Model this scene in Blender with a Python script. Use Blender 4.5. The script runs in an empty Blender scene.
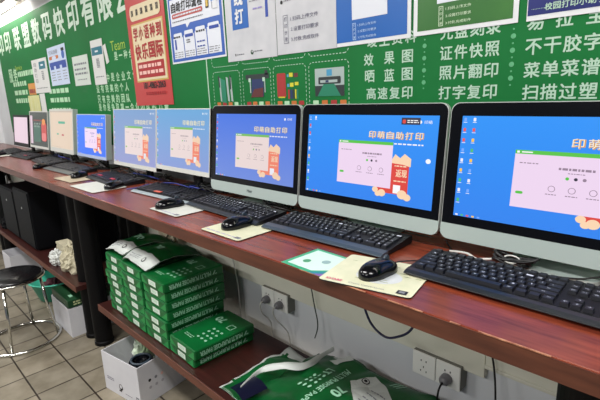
import bpy, math, random
from mathutils import Vector, Matrix, noise
random.seed(7)
PI = math.pi
col = bpy.context.scene.collection
sc = bpy.context.scene

# ------------------------------------------------------------------ materials
def lin(c):
    return tuple(((v/255)/12.92 if v/255 <= .04045 else ((v/255+.055)/1.055)**2.4) for v in c) + (1,)
_m = {}
def mat(name, rgb, rough=.5, metal=0, emit=0, spec=.5, noise_amt=0, nscale=30, stretch=(1, 1, 1), rgb2=None, bump=0, coat=0):
    if name in _m: return _m[name]
    m = bpy.data.materials.new(name); m.use_nodes = True
    nt = m.node_tree; b = nt.nodes['Principled BSDF']
    b.inputs['Base Color'].default_value = lin(rgb)
    b.inputs['Roughness'].default_value = rough
    b.inputs['Metallic'].default_value = metal
    b.inputs['Specular IOR Level'].default_value = spec
    if coat: b.inputs['Coat Weight'].default_value = coat; b.inputs['Coat Roughness'].default_value = .08
    if emit:
        b.inputs['Emission Color'].default_value = lin(rgb)
        b.inputs['Emission Strength'].default_value = emit
        b.inputs['Base Color'].default_value = (.01, .01, .01, 1)
    if noise_amt or rgb2 or bump:
        tc = nt.nodes.new('ShaderNodeTexCoord'); mp = nt.nodes.new('ShaderNodeMapping')
        mp.inputs['Scale'].default_value = stretch
        nz = nt.nodes.new('ShaderNodeTexNoise'); nz.inputs['Scale'].default_value = nscale
        nz.inputs['Detail'].default_value = 5
        nt.links.new(tc.outputs['Object'], mp.inputs['Vector']); nt.links.new(mp.outputs[0], nz.inputs['Vector'])
        if noise_amt or rgb2:
            r = nt.nodes.new('ShaderNodeValToRGB')
            r.color_ramp.elements[0].position = .3; r.color_ramp.elements[1].position = .7
            c2 = rgb2 or tuple(max(0, v*(1-noise_amt)) for v in rgb)
            r.color_ramp.elements[0].color = lin(c2); r.color_ramp.elements[1].color = lin(rgb)
            nt.links.new(nz.outputs['Fac'], r.inputs[0]); nt.links.new(r.outputs[0], b.inputs['Base Color'])
        if bump:
            bp = nt.nodes.new('ShaderNodeBump'); bp.inputs['Strength'].default_value = bump; bp.inputs['Distance'].default_value = .01
            nt.links.new(nz.outputs['Fac'], bp.inputs['Height']); nt.links.new(bp.outputs[0], b.inputs['Normal'])
    _m[name] = m
    return m

TP = .2088
def tile_mat():
    m = bpy.data.materials.new('beige floor tiles'); m.use_nodes = True
    nt = m.node_tree; b = nt.nodes['Principled BSDF']; b.inputs['Roughness'].default_value = .5
    tc = nt.nodes.new('ShaderNodeTexCoord'); mp = nt.nodes.new('ShaderNodeMapping')
    # tile joints pass X = -2.563, Y = .6287 with a pitch of TP
    mp.inputs['Location'].default_value = (2.563+20*TP, -.6287+20*TP, 0)
    nt.links.new(tc.outputs['Object'], mp.inputs['Vector'])
    br = nt.nodes.new('ShaderNodeTexBrick'); br.offset = 0; br.squash = 1
    br.inputs['Scale'].default_value = 1; br.inputs['Brick Width'].default_value = TP; br.inputs['Row Height'].default_value = TP
    br.inputs['Mortar Size'].default_value = .0045; br.inputs['Mortar Smooth'].default_value = .2; br.inputs['Bias'].default_value = 0
    br.inputs['Color1'].default_value = lin((150, 141, 124)); br.inputs['Color2'].default_value = lin((132, 125, 110)); br.inputs['Mortar'].default_value = lin((48, 36, 26))
    nt.links.new(mp.outputs[0], br.inputs['Vector'])
    nz = nt.nodes.new('ShaderNodeTexNoise'); nz.inputs['Scale'].default_value = 9; nz.inputs['Detail'].default_value = 6
    nt.links.new(tc.outputs['Object'], nz.inputs['Vector'])
    r = nt.nodes.new('ShaderNodeValToRGB'); r.color_ramp.elements[0].color = (.62, .6, .55, 1); r.color_ramp.elements[1].color = (1, 1, 1, 1)
    r.color_ramp.elements[0].position = .3; r.color_ramp.elements[1].position = .65
    nt.links.new(nz.outputs['Fac'], r.inputs[0])
    mx = nt.nodes.new('ShaderNodeMix'); mx.data_type = 'RGBA'; mx.blend_type = 'MULTIPLY'; mx.inputs[0].default_value = 1
    nt.links.new(br.outputs['Color'], mx.inputs[6]); nt.links.new(r.outputs[0], mx.inputs[7])
    nt.links.new(mx.outputs[2], b.inputs['Base Color'])
    bp = nt.nodes.new('ShaderNodeBump'); bp.inputs['Strength'].default_value = .4; bp.inputs['Distance'].default_value = .003; bp.invert = True
    nt.links.new(br.outputs['Fac'], bp.inputs['Height']); nt.links.new(bp.outputs[0], b.inputs['Normal'])
    return m

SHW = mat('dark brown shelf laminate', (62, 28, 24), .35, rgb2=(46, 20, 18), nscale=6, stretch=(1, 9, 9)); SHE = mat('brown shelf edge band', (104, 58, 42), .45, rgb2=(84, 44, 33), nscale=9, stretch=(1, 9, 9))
WOOD = mat('red brown laminate', (140, 64, 42), .26, spec=.4, rgb2=(92, 38, 27), nscale=6, stretch=(1, 9, 9))
WOODE = mat('red brown edge band', (96, 54, 38), .4, rgb2=(70, 37, 27), nscale=7, stretch=(1, 10, 10))
WORN = mat('worn pale edge', (196, 140, 106), .5, rgb2=(130, 70, 50), nscale=60)
WALLM = mat('off white painted wall', (226, 229, 232), .75, rgb2=(212, 217, 221), nscale=3)
CREAM = mat('cream trunking', (232, 232, 218), .6, rgb2=(220, 220, 204), nscale=4)
GREEN = mat('green printed vinyl', (12, 114, 54), .6, spec=.25, rgb2=(8, 104, 47), nscale=3)
TXT = mat('pale green white print', (178, 208, 188), .5)
WHITE = mat('white paper', (224, 226, 230), .5)
BLACKP = mat('black glossy plastic', (4, 5, 10), .16, spec=.4)
BLACKM = mat('black matt plastic', (11, 12, 16), .5, spec=.35)
KEYM = mat('dark keycap plastic', (15, 17, 26), .42)
STEELB = mat('black painted steel', (2, 2, 4), .55, spec=.2)
SILVER = mat('pale silver plastic', (176, 190, 186), .38, metal=.15)
SILVD = mat('silver edge', (200, 202, 200), .3, metal=.5)
CHROME = mat('chrome', (215, 215, 210), .12, metal=1)
SOCK = mat('white socket plastic', (242, 243, 238), .35)
DARK = mat('near black ink', (22, 22, 26), .5)
GREY = mat('grey ink', (120, 122, 130), .5)
REAMG = mat('glossy green ream wrapper', (6, 104, 48), .32, rgb2=(4, 86, 38), nscale=8)
REAMT = mat('pale ream print', (150, 200, 170), .45)
CARD = mat('white carton board', (214, 214, 218), .65, rgb2=(200, 200, 206), nscale=5)

# ------------------------------------------------------------------ mesh helpers
class MB:
    def __init__(s): s.v = []; s.f = []; s.i = []; s.mats = []
    def mi(s, m):
        if m not in s.mats: s.mats.append(m)
        return s.mats.index(m)
    def add(s, vs, fs, m, fn=None):
        o = len(s.v); k = s.mi(m)
        s.v += [tuple(fn(*v)) if fn else tuple(v) for v in vs]
        s.f += [tuple(o+a for a in f) for f in fs]; s.i += [k]*len(fs)
    def box(s, a, b, m, fn=None):
        x0, y0, z0 = a; x1, y1, z1 = b
        s.add([(x0, y0, z0), (x1, y0, z0), (x1, y1, z0), (x0, y1, z0), (x0, y0, z1), (x1, y0, z1), (x1, y1, z1), (x0, y1, z1)],
              [(0, 3, 2, 1), (4, 5, 6, 7), (0, 1, 5, 4), (1, 2, 6, 5), (2, 3, 7, 6), (3, 0, 4, 7)], m, fn)
    def prism(s, pts, d0, d1, m, fn=None, side=None):
        n = len(pts)      # pts (a,b); extruded along third coordinate
        s.add([(a, b, d0) for a, b in pts]+[(a, b, d1) for a, b in pts],
              [tuple(range(n-1, -1, -1)), tuple(range(n, 2*n))], m, fn)
        s.add([(a, b, d0) for a, b in pts]+[(a, b, d1) for a, b in pts],
              [(k, (k+1) % n, n+(k+1) % n, n+k) for k in range(n)], side or m, fn)
    def rings(s, rings, m, cap=True, fn=None):
        n = len(rings[0]); vs = [p for r in rings for p in r]; fs = []
        for j in range(len(rings)-1):
            for k in range(n): fs.append((j*n+k, j*n+(k+1) % n, (j+1)*n+(k+1) % n, (j+1)*n+k))
        if cap: fs.append(tuple(range(n-1, -1, -1))); fs.append(tuple((len(rings)-1)*n+k for k in range(n)))
        s.add(vs, fs, m, fn)
    def lathe(s, prof, c, m, n=32, cap=True):
        s.rings([[(c[0]+r*math.cos(2*PI*k/n), c[1]+r*math.sin(2*PI*k/n), c[2]+z) for k in range(n)] for r, z in prof], m, cap)
    def tube(s, pts, r, m, n=8, closed=False):
        P = [Vector(p) for p in pts]; L = len(P); rg = []
        up = Vector((0, 0, 1)); prev = None
        for i in range(L):
            if closed: t = P[(i+1) % L]-P[i-1]
            else: t = P[min(i+1, L-1)]-P[max(i-1, 0)]
            t.normalize()
            if prev is None:
                a = t.cross(up)
                if a.length < .05: a = t.cross(Vector((1, 0, 0)))
            else: a = prev-t*prev.dot(t)
            a.normalize(); prev = a; b = t.cross(a)
            rg.append([tuple(P[i]+(a*math.cos(2*PI*k/n)+b*math.sin(2*PI*k/n))*r) for k in range(n)])
        if closed: rg.append(rg[0])
        s.rings(rg, m, not closed)
    def build(s, name, parent=None, smooth=False, bevel=0, loc=None, segs=2):
        me = bpy.data.meshes.new(name); me.from_pydata(s.v, [], s.f)
        for m in s.mats: me.materials.append(m)
        me.polygons.foreach_set('material_index', s.i)
        me.validate(); me.update()
        if smooth: me.polygons.foreach_set('use_smooth', [True]*len(me.polygons))
        o = bpy.data.objects.new(name, me); col.objects.link(o)
        if parent: o.parent = parent
        if loc: o.location = loc
        if bevel:
            b = o.modifiers.new('b', 'BEVEL'); b.width = bevel; b.segments = segs; b.limit_method = 'ANGLE'; b.harden_normals = False
        return o
def smooth_pts(pts, sub=6, closed=False):
    P = [Vector(p) for p in pts]; n = len(P); out = []
    rng = range(n) if closed else range(n-1)
    for i in rng:
        if closed: a, b, c, d = P[i-1], P[i], P[(i+1) % n], P[(i+2) % n]
        else: a, b, c, d = P[max(i-1, 0)], P[i], P[i+1], P[min(i+2, n-1)]
        for k in range(sub):
            t = k/sub
            out.append(.5*((2*b)+(c-a)*t+(2*a-5*b+4*c-d)*t*t+(3*b-a-3*c+d)*t**3))
    if not closed: out.append(P[-1])
    return out
def rrect(x0, y0, x1, y1, r, n=5):
    pts = []
    for cx, cy, a0 in ((x1-r, y0+r, -90), (x1-r, y1-r, 0), (x0+r, y1-r, 90), (x0+r, y0+r, 180)):
        for k in range(n+1):
            a = math.radians(a0+90*k/n); pts.append((cx+r*math.cos(a), cy+r*math.sin(a)))
    return pts
def disc(cx, cy, r, n=20, ry=None):
    return [(cx+r*math.cos(2*PI*k/n), cy+(ry or r)*math.sin(2*PI*k/n)) for k in range(n)]

_g = {}
def glyphs(s, bold=0, res=1):
    k = (s, bold, res)
    if k in _g: return _g[k]
    c = bpy.data.curves.new('g', 'FONT'); c.body = s; c.resolution_u = res; c.offset = bold
    o = bpy.data.objects.new('g', c); col.objects.link(o)
    dg = bpy.context.evaluated_depsgraph_get(); dg.update()
    me = bpy.data.meshes.new_from_object(o.evaluated_get(dg))
    vs = [(v.co.x, v.co.y) for v in me.vertices]; fs = [tuple(p.vertices) for p in me.polygons]
    bpy.data.objects.remove(o); bpy.data.curves.remove(c); bpy.data.meshes.remove(me)
    x0 = min(v[0] for v in vs); x1 = max(v[0] for v in vs); y0 = min(v[1] for v in vs); y1 = max(v[1] for v in vs)
    _g[k] = (vs, fs, x0, x1, y0, y1); return _g[k]
def text(mb, s, cx, cy, w, h, m, fn, d=0, bold=0, rot180=False, res=2):
    """lettering s stretched into the box w x h centred on (cx, cy) of a surface; fn maps (a, b, d) to 3D"""
    vs, fs, x0, x1, y0, y1 = glyphs(s, 0, res)
    W = x1-x0 or 1; Hh = y1-y0 or 1
    if s == '一': h = h*.14
    if h is None: h = Hh/W*w
    if w is None: w = W/Hh*h
    sg = -1 if rot180 else 1
    bx = min(bold*w/W, .04*w) if bold >= .015 else 0           # heavier strokes: the same outline laid over itself, slightly shifted
    for k, (sx, sy) in enumerate(((-1, -1), (1, -1), (1, 1), (-1, 1)) if bx else ((0, 0),)):
        out = [(cx+sg*((x-x0)/W-.5)*w+sx*bx, cy+sg*((y-y0)/Hh-.5)*h+sy*bx, d+.00004*k) for x, y in vs]
        mb.add(out, fs, m, fn)
def chars(mb, s, xs, cy, size, m, fn, d=0, bold=.012, wx=1.0):
    for c, x in zip(s, xs): text(mb, c, x, cy, size*wx*(1 if c not in '小' else .95), size, m, fn, d, bold)
def quad(mb, x0, y0, x1, y1, m, fn, d=0):
    mb.add([(x0, y0, d), (x1, y0, d), (x1, y1, d), (x0, y1, d)], [(0, 1, 2, 3)], m, fn)
def poly(mb, pts, m, fn, d=0):
    mb.add([(a, b, d) for a, b in pts], [tuple(range(len(pts)))], m, fn)
def lines(mb, x0, x1, ys, t, m, fn, d=0, seed=1, word=.02):
    r = random.Random(seed)                       # illegible small print: rows of short dashes
    for y in ys:
        x = x0
        while x < x1-.2*word:
            w = min(word*(.4+.9*r.random()), x1-x); quad(mb, x, y-t/2, x+w, y+t/2, m, fn, d); x += w+word*.25

def tag(o, label=None, cat=None, group=None, kind=None):
    if label: o['label'] = label
    if cat: o['category'] = cat
    if group: o['group'] = group
    if kind: o['kind'] = kind
    return o
def thing(name, loc, label, cat, group=None, rz=0):
    o = bpy.data.objects.new(name, None); col.objects.link(o); o.location = loc; o.rotation_euler.z = rz
    o.empty_display_size = .05
    return tag(o, label, cat, group)
def copy_tree(o, parent=None, loc=None, rz=None, label=None):
    c = o.copy(); col.objects.link(c)
    if parent: c.parent = parent
    if loc: c.location = loc
    if rz is not None: c.rotation_euler.z = rz
    if label: c['label'] = label
    for ch in list(o.children): copy_tree(ch, c)
    return c
ORD = ['first', 'second', 'third', 'fourth', 'fifth', 'sixth', 'seventh', 'eighth']

# ------------------------------------------------------------------ setting
WY = 1.24; DZ = .94; FZ = -.06; SZ = .31      # wall, desk top, floor, lower shelf (all raised by .06 at the end)
b = MB(); b.box((-6.1, -3.5, FZ-.1), (2.5, WY+.1, FZ), tile_mat()); tag(b.build('floor'), kind='structure')
b = MB(); b.box((-6.1, WY, FZ), (2.5, WY+.1, 2.7), WALLM); tag(b.build('wall_back'), kind='structure')
b = MB(); b.box((-6.1, -3.5, FZ), (-6, WY, 2.7), WALLM); tag(b.build('wall_left'), kind='structure')
CEIL = mat('greyish ceiling paint', (168, 160, 150), .8)
b = MB(); b.box((-6.1, -3.5, 2.7), (2.5, WY+.1, 2.8), CEIL); tag(b.build('ceiling'), kind='structure')
b = MB(); b.box((-6, .98, 2.19), (2.5, WY, 2.7), CEIL); tag(b.build('trim_1', bevel=.004), 'dull grey soffit above the banner', kind='structure')
b = MB(); b.box((-6, 1.212, .505), (-.468, WY, .898), CREAM); tag(b.build('trim_2', bevel=.003), 'cream service panel under the desk', kind='structure')
b = MB(); b.box((-.464, 1.204, .548), (2.4, WY, .898), CREAM); b.box((-.464, 1.198, .548), (2.4, 1.204, .56), CREAM)
tag(b.build('trim_3', bevel=.003), 'cream service panel under the desk', kind='structure')
b = MB(); b.box((-6, 1.225, FZ), (2.4, WY, .04), mat('grey skirting tile', (120, 118, 112), .5)); tag(b.build('baseboard_back'), kind='structure')

def tube_light(x0, x1, y, z, label):
    t = thing('tube_light', ((x0+x1)/2, y, z), label, 'light', 'tube lights on the soffit'); L = (x1-x0)/2
    b = MB(); b.box((-L, -.045, -.03), (L, .045, 0), mat('lamp housing', (225, 222, 215), .4)); b.build('housing', t, bevel=.004)
    b = MB(); b.tube([(-L+.02, 0, -.045), (L-.02, 0, -.045)], .018, mat('glowing tube', (255, 250, 240), emit=22), 12); b.build('tube', t, smooth=True)
tube_light(-5.75, -4.3, 1.12, 2.19, 'glowing fluorescent tube light under the soffit at the banner end')
tube_light(-.6, .9, 1.05, 2.19, 'glowing fluorescent tube light under the soffit above the nearest monitor')

# ------------------------------------------------------------------ wall banner
def WF(x0, z0, y, rot=0):      # surface map of a wall sheet: (a, b, d) -> world-local offsets, d = out of the wall
    ca, sa = math.cos(rot), math.sin(rot)
    return lambda a, b, d=0: (x0+a*ca-b*sa, y-d, z0+a*sa+b*ca)
ban = thing('banner', (0, 1.2385, 1.07), 'long green printed wall banner with white Chinese lettering behind the monitors', 'banner')
fb = lambda a, b, d=0: (a, -d, b-1.07)             # world X, world Z, out of wall
b = MB(); b.prism([(-5.55, 1.07), (2.3, 1.07), (2.3, 2.09), (-5.55, 2.09)], -.001, .0015, GREEN, fb); b.build('sheet', ban)
b = MB()
tx = [-5.42, -5.15, -4.82, -4.53, -4.25, -3.97, -3.69, -3.41, -3.137, -2.87, -2.62, -2.35]
for c, x in zip('印印联盟数码快印有限公司', tx): text(b, c, x, 1.934, .20, .185, mat('title print', (205, 224, 208), .5), fb, .0025, .024)
b.build('title_lettering', ban)
b = MB(); S = .0022
def row(s, xs, z, size=.0365): chars(b, s, xs, z, size, TXT, fb, S, .016)
def sp(x0, x1, n): return [x0+(x1-x0)*k/(n-1) for k in range(n)]
row('竣工资料', sp(-.898, -.758, 4), 1.515); row('效果图', [-.912, -.833, -.768], 1.459); row('晒蓝图', [-.908, -.833, -.768], 1.407); row('高速复印', sp(-.902, -.767, 4), 1.352)
for s, z in (('光盘刻录', 1.512), ('证件快照', 1.457), ('照片翻印', 1.403), ('打字复印', 1.348)): row(s, sp(-.643, -.513, 4), z)
row('易拉宝', sp(-.411, -.283, 3), 1.51)
for s, z in (('不干胶字', 1.452), ('菜单菜谱', 1.397), ('扫描过塑', 1.343)): row(s, sp(-.411, -.283, 4), z)
b.build('services_lettering', ban)
DOTM = mat('translucent looking green dots', (90, 170, 120), .5)
b = MB()
for x in (-.711, -.461):
    for k in range(9):
        z = 1.50-.0172*k; poly(b, disc(x, z, .0065 if k % 2 else .0025, 14), DOTM, fb, .0025)
b.build('dotted_dividers', ban)
YEL = mat('yellow green script', (160, 190, 60), .5); ORG = mat('orange print', (196, 110, 50), .5)
b = MB(); SERV = mat('pale mint print', (178, 216, 178), .5)
text(b, 'Team', -2.76, 1.683, .2, .058, YEL, fb, S, .01)
def para(s, x0, x1, z, size): chars(b, s, sp(x0, x1, len(s)), z, size*1.05, SERV, fb, S, .018, .95)
para('是一种合', -2.80, -2.60, 1.622, .045); text(b, '丨', -2.6, 1.56, .006, .06, SERV, fb, S)
para('中是企业文化', -2.96, -2.58, 1.503, .047)
para('没有完美的个人', -3.14, -2.70, 1.438, .047); para('只有完美的团队', -3.14, -2.70, 1.372, .047)
para('是你是争取第一企业团队的力量', -3.14, -2.25, 1.318, .045)
text(b, '服', -5.235, 1.63, .13, .12, SERV, fb, S, .02); text(b, '务', -5.07, 1.63, .13, .12, SERV, fb, S, .02)
text(b, 'Service', -4.93, 1.69, .22, .045, YEL, fb, S)
lines(b, -4.98, -4.5, [1.63], .045, SERV, fb, S, 3, .06)
lines(b, -5.2, -4.75, [1.545, 1.465, 1.39], .042, SERV, fb, S, 4, .09)
lines(b, -4.15, -3.7, [1.45, 1.38, 1.30], .035, SERV, fb, S, 5, .07)
b.build('slogan_lettering', ban)
b = MB(); quad(b, -1.842, 1.07, -1.834, 1.8, TXT, fb, S); b.build('divider_line', ban)
def dashed(b, x0, z0, x1, z1, r=.018):
    pts = rrect(x0, z0, x1, z1, r, 4); P = []
    n = len(pts)
    for i in range(n):
        a = Vector(pts[i]); c = Vector(pts[(i+1) % n]); L = (c-a).length; P.append((a, c, L))
    pos = 0; dash = .0085; gap = .0065
    for a, c, L in P:
        t = -(pos % (dash+gap)); dd = (c-a)/max(L, 1e-9); nn = Vector((-dd.y, dd.x))*.0013
        while t < L:
            s0 = max(t, 0); s1 = min(t+dash, L)
            if s1 > s0:
                p0 = a+dd*s0; p1 = a+dd*s1
                poly(b, [tuple(p0-nn), tuple(p1-nn), tuple(p1+nn), tuple(p0+nn)], TXT, fb, S)
            t += dash+gap
        pos += L
b = MB()
for x0, x1 in ((-1.795, -1.595), (-1.575, -1.395), (-1.378, -1.198), (-1.182, -.995)): dashed(b, x0, 1.30, x1, 1.468)
for x0, x1 in ((-1.795, -1.595), (-1.575, -1.395), (-1.378, -1.198), (-1.182, -.995)): dashed(b, x0, 1.49, x1, 1.66)
b.build('dashed_frames', ban)
P1 = mat('printed dark grey', (40, 48, 50), .5); P2 = mat('printed light grey', (165, 180, 178), .5); P3 = mat('printed navy', (35, 50, 95), .5)
P4 = mat('printed brown red', (95, 45, 45), .5); P5 = mat('printed red', (165, 45, 45), .5); P6 = mat('printed teal', (30, 125, 95), .5)
P7 = mat('printed yellow', (205, 200, 50), .5); P8 = mat('printed cyan', (70, 150, 190), .5)
b = MB(); e = .0024; e2 = .0028; e3 = .0032
# roll-up display stands
for x in (-1.745, -1.69, -1.665):
    poly(b, [(x, 1.34), (x+.014, 1.335), (x+.008, 1.44), (x-.006, 1.445)], P2, fb, e)
poly(b, [(-1.735, 1.335), (-1.70, 1.33), (-1.70, 1.43), (-1.738, 1.44)], P6, fb, e2)
poly(b, [(-1.75, 1.40), (-1.742, 1.40), (-1.745, 1.45), (-1.755, 1.45)], P1, fb, e3); poly(b, [(-1.67, 1.39), (-1.66, 1.39), (-1.66, 1.45), (-1.668, 1.45)], P1, fb, e3)
# wide format printer
poly(b, rrect(-1.555, 1.425, -1.405, 1.445, .004), P1, fb, e); quad(b, -1.43, 1.44, -1.412, 1.458, P1, fb, e)
poly(b, [(-1.52, 1.36), (-1.44, 1.355), (-1.438, 1.425), (-1.515, 1.425)], P3, fb, e2); poly(b, [(-1.525, 1.352), (-1.445, 1.352), (-1.442, 1.39), (-1.50, 1.385)], P4, fb, e3)
for x in (-1.528, -1.435): quad(b, x, 1.37, x+.006, 1.425, P2, fb, e2)
quad(b, -1.535, 1.415, -1.52, 1.43, TXT, fb, e3); quad(b, -1.445, 1.415, -1.43, 1.43, TXT, fb, e3)
# notebook and colour swatches
poly(b, rrect(-1.358, 1.348, -1.308, 1.44, .006), P5, fb, e); quad(b, -1.352, 1.346, -1.314, 1.351, P7, fb, e2)
for k, (x, z, w, h, m) in enumerate([(-1.288, 1.432, .02, .015, P7), (-1.262, 1.43, .022, .015, P4), (-1.285, 1.395, .02, .015, P7), (-1.258, 1.40, .02, .012, P7), (-1.30, 1.395, .012, .012, P8), (-1.30, 1.432, .01, .01, P8), (-1.297, 1.35, .01, .035, P5), (-1.284, 1.35, .012, .035, P3), (-1.27, 1.35, .01, .035, P1), (-1.258, 1.35, .007, .035, P7), (-1.248, 1.35, .008, .035, P6)]):
    quad(b, x, z-.008, x+w, z+h-.008, m, fb, e)
# office machine photo
quad(b, -1.152, 1.348, -1.015, 1.445, P2, fb, e); quad(b, -1.152, 1.348, -1.015, 1.385, P1, fb, e2)
poly(b, [(-1.14, 1.348), (-1.03, 1.348), (-1.06, 1.39), (-1.11, 1.39)], P6, fb, e3); poly(b, rrect(-1.135, 1.39, -1.03, 1.415, .005), P1, fb, e3)
quad(b, -1.125, 1.395, -1.045, 1.404, P2, fb, .0036); quad(b, -1.095, 1.418, -1.07, 1.44, P8, fb, e3); quad(b, -1.10, 1.396, -1.085, 1.403, P3, fb, .004)
b.build('machine_pictures', ban)
b = MB()
for k, (x0, x1) in enumerate(((-1.76, -1.63), (-1.54, -1.42), (-1.345, -1.225), (-1.15, -1.02))):
    xs = sp(x0, x1, 4)
    for j, x in enumerate(xs): poly(b, rrect(x-.014, 1.318, x+.014, 1.334, .003), (ORG, P5, ORG, SERV)[(j+k) % 4], fb, e)
b.build('picture_captions', ban)

# ------------------------------------------------------------------ posters
def sheet(name, x0, z0, x1, z1, label, cat, m, rot=0, y=1.2355, group=None, th=.0012):
    """paper on the wall: returns (thing, fn, w, h); fn maps sheet coords from its lower left corner"""
    t = thing(name, (x0, y, z0), label, cat, group); t.rotation_euler.y = -rot
    w, h = x1-x0, z1-z0
    fn = lambda a, b, d=0: (a, -d, b)
    q = MB(); nx = 12
    # paper lies against the wall with a slight swell
    amp = .0035
    def fp(a, b_, d): return (a, -d-amp*math.sin(PI*a/w)*math.sin(PI*b_/h), b_)
    vs = []; fs = []
    for side, dd in ((0, 0), (1, th)):
        for j in range(nx+1):
            for i in range(nx+1): vs.append((w*i/nx, h*j/nx, dd))
    n1 = nx+1
    for j in range(nx):
        for i in range(nx):
            a = j*n1+i; fs.append((a, a+n1, a+n1+1, a+1)); o = n1*n1; fs.append((o+a, o+a+1, o+a+n1+1, o+a+n1))
    q.add(vs, fs, m, fp); q.build('paper', t, smooth=True)
    def fs_(a, b_, d=0): return (a, -(d+th+.0006)-amp*math.sin(PI*min(max(a/w, 0), 1))*math.sin(PI*min(max(b_/h, 0), 1)), b_)
    return t, fs_, w, h
def gq(mb, x0, y0, x1, y1, m, fn, d=0, n=8):       # subdivided quad that follows the swell
    vs = [(x0+(x1-x0)*i/n, y0+(y1-y0)*j/n, d) for j in range(n+1) for i in range(n+1)]
    fs = [(j*(n+1)+i, j*(n+1)+i+1, (j+1)*(n+1)+i+1, (j+1)*(n+1)+i) for j in range(n) for i in range(n)]
    mb.add(vs, fs, m, fn)

# red course poster
RED = mat('red poster print', (190, 62, 60), .4); BEI = mat('beige poster panel', (222, 206, 170), .5); RED2 = mat('deep red print', (165, 32, 36), .45); GOLD = mat('gold line print', (200, 170, 90), .4)
t, f, w, h = sheet('poster', -2.59, 1.325, -2.165, 2.02, 'red poster with beige panel and dark red Chinese headline, second sheet left of centre', 'poster', RED, .01)
b = MB(); gq(b, .045, .13, .40, .44, GOLD, f, 0, 10); b.build('gold_border', t)
b = MB(); gq(b, .053, .138, .392, .432, BEI, f, .0008, 10); poly(b, rrect(.05, .455, .39, .535, .03), BEI, f, .0016); gq(b, .075, .15, .375, .235, RED2, f, .0016, 6); b.build('panel', t)
b = MB(); T = .0026
chars(b, '学小语种到', sp(.095, .355, 5), .385, .068, RED2, f, T, .025, .75); chars(b, '快乐国际', sp(.105, .345, 4), .29, .078, RED2, f, T, .03, .85)
PK = mat('pale pink print', (235, 190, 180), .5)
lines(b, .09, .36, [.212, .178], .018, PK, f, T, 6, .04)
text(b, '181-4863-2063', .245, .108, .24, .032, DARK, f, T, .02); lines(b, .14, .36, [.065], .016, RED2, f, T, 8, .03)
for x in sp(.08, .36, 6): text(b, '国', x, .495, .022, .03, DARK, f, T, .02)
b.build('lettering', t)

# blue process poster
BLU = mat('blue poster print', (48, 92, 178), .4); BLD = mat('dark blue print', (40, 70, 160), .45); CARDW = mat('poster white card', (222, 226, 236), .45)
t, f, w, h = sheet('poster', -2.135, 1.528, -1.675, 1.842, 'blue bordered self-service printing steps poster with four white cards', 'poster', WHITE, .008)
b = MB(); gq(b, .008, .008, w-.008, h-.008, BLU, f, 0, 10); b.build('blue_field', t)
b = MB(); gq(b, .025, .175, w-.025, h-.018, CARDW, f, .0008, 10); poly(b, [(.16, .176), (.20, .176), (.17, .155)], CARDW, f, .0012)
for k, (x0, x1) in enumerate(((.03, .125), (.132, .225), (.232, .325), (.332, .432))): gq(b, x0, .022, x1, .118+.006*k, CARDW, f, .0008, 5); poly(b, rrect(x0+.008, .10+.006*k, x1-.008, .14+.004*k, .008), CARDW, f, .0012)
b.build('white_cards', t)
b = MB(); T = .0022
chars(b, '自助打印流程', sp(.058, .29, 6), .258, .043, DARK, f, T, .03, .9)
poly(b, rrect(.04, .208, .31, .23, .01), mat('brick red print', (178, 78, 74), .5), f, T); lines(b, .055, .30, [.219], .007, CARDW, f, T+.0006, 4, .018)
lines(b, .04, .31, [.193], .005, GREY, f, T, 14, .015)
for k, x in enumerate((.145, .35)): poly(b, rrect(x, .113+.012*k, x+.072, .127+.012*k, .004), BLD, f, T)
lines(b, .245, .315, [.128], .008, DARK, f, T, 9, .02); lines(b, .04, .10, [.122], .008, DARK, f, T, 10, .02)
quad(b, .045, .065, .06, .112, BLD, f, T); lines(b, .245, .31, [.083, .062], .006, BLD, f, T, 11, .02); lines(b, .155, .19, [.09, .10], .005, DARK, f, T, 12, .01)
for x0 in (.035, .137, .238, .338): lines(b, x0, x0+.08, [.05, .04, .03], .003, GREY, f, T, 13+int(x0*100), .03)
b.build('lettering', t)
b = MB(); poly(b, rrect(.335, .215, .36, .285, .005), DARK, f, T); quad(b, .339, .222, .356, .278, mat('phone screen yellow', (205, 170, 60), .4), f, T+.0006)
poly(b, rrect(.378, .235, .432, .265, .006), mat('printer blue', (70, 130, 200), .4), f, T); quad(b, .388, .262, .422, .288, P2, f, T); quad(b, .388, .205, .422, .238, WHITE, f, T+.0006); quad(b, .382, .208, .386, .235, GREY, f, T)
b.build('phone_and_printer_picture', t)

# two white instruction sheets of the same set
BLUE2 = mat('bright blue print', (26, 96, 178), .4)
WP = mat('slightly creased white poster paper', (206, 207, 212), .4, rgb2=(192, 194, 200), nscale=14)
t, f, w, h = sheet('poster', -1.665, 1.505, -1.347, 1.95, 'white poster with a bright blue vertical banner reading 线打', 'poster', WP, 0)
b = MB(); gq(b, .048, .125, .158, .42, BLUE2, f, 0); quad(b, .262, .15, .278, .42, BLD, f, 0); b.build('blue_panels', t)
b = MB(); chars(b, '打', [.10], .175, .055, WHITE, f, .0012, .04); chars(b, '线', [.10], .245, .055, WHITE, f, .0012, .04); chars(b, '在', [.10], .32, .055, WHITE, f, .0012, .04)
poly(b, rrect(.055, .02, .061, .03, .002), DARK, f, .0008); poly(b, disc(.168, .028, .009), mat('dark green mark', (30, 70, 45), .5), f, .0008); poly(b, disc(.17, .03, .004), WP, f, .0014)
lines(b, .068, .115, [.025], .004, GREY, f, .0008, 21, .012); lines(b, .182, .235, [.03], .004, GREY, f, .0008, 22, .012); lines(b, .19, .245, [.19], .006, mat('violet ink', (150, 140, 200), .5), f, .0008, 23, .02)
lines(b, .17, .25, [.28, .22], .003, GREY, f, .0008, 24, .02)
b.build('lettering', t)
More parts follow.
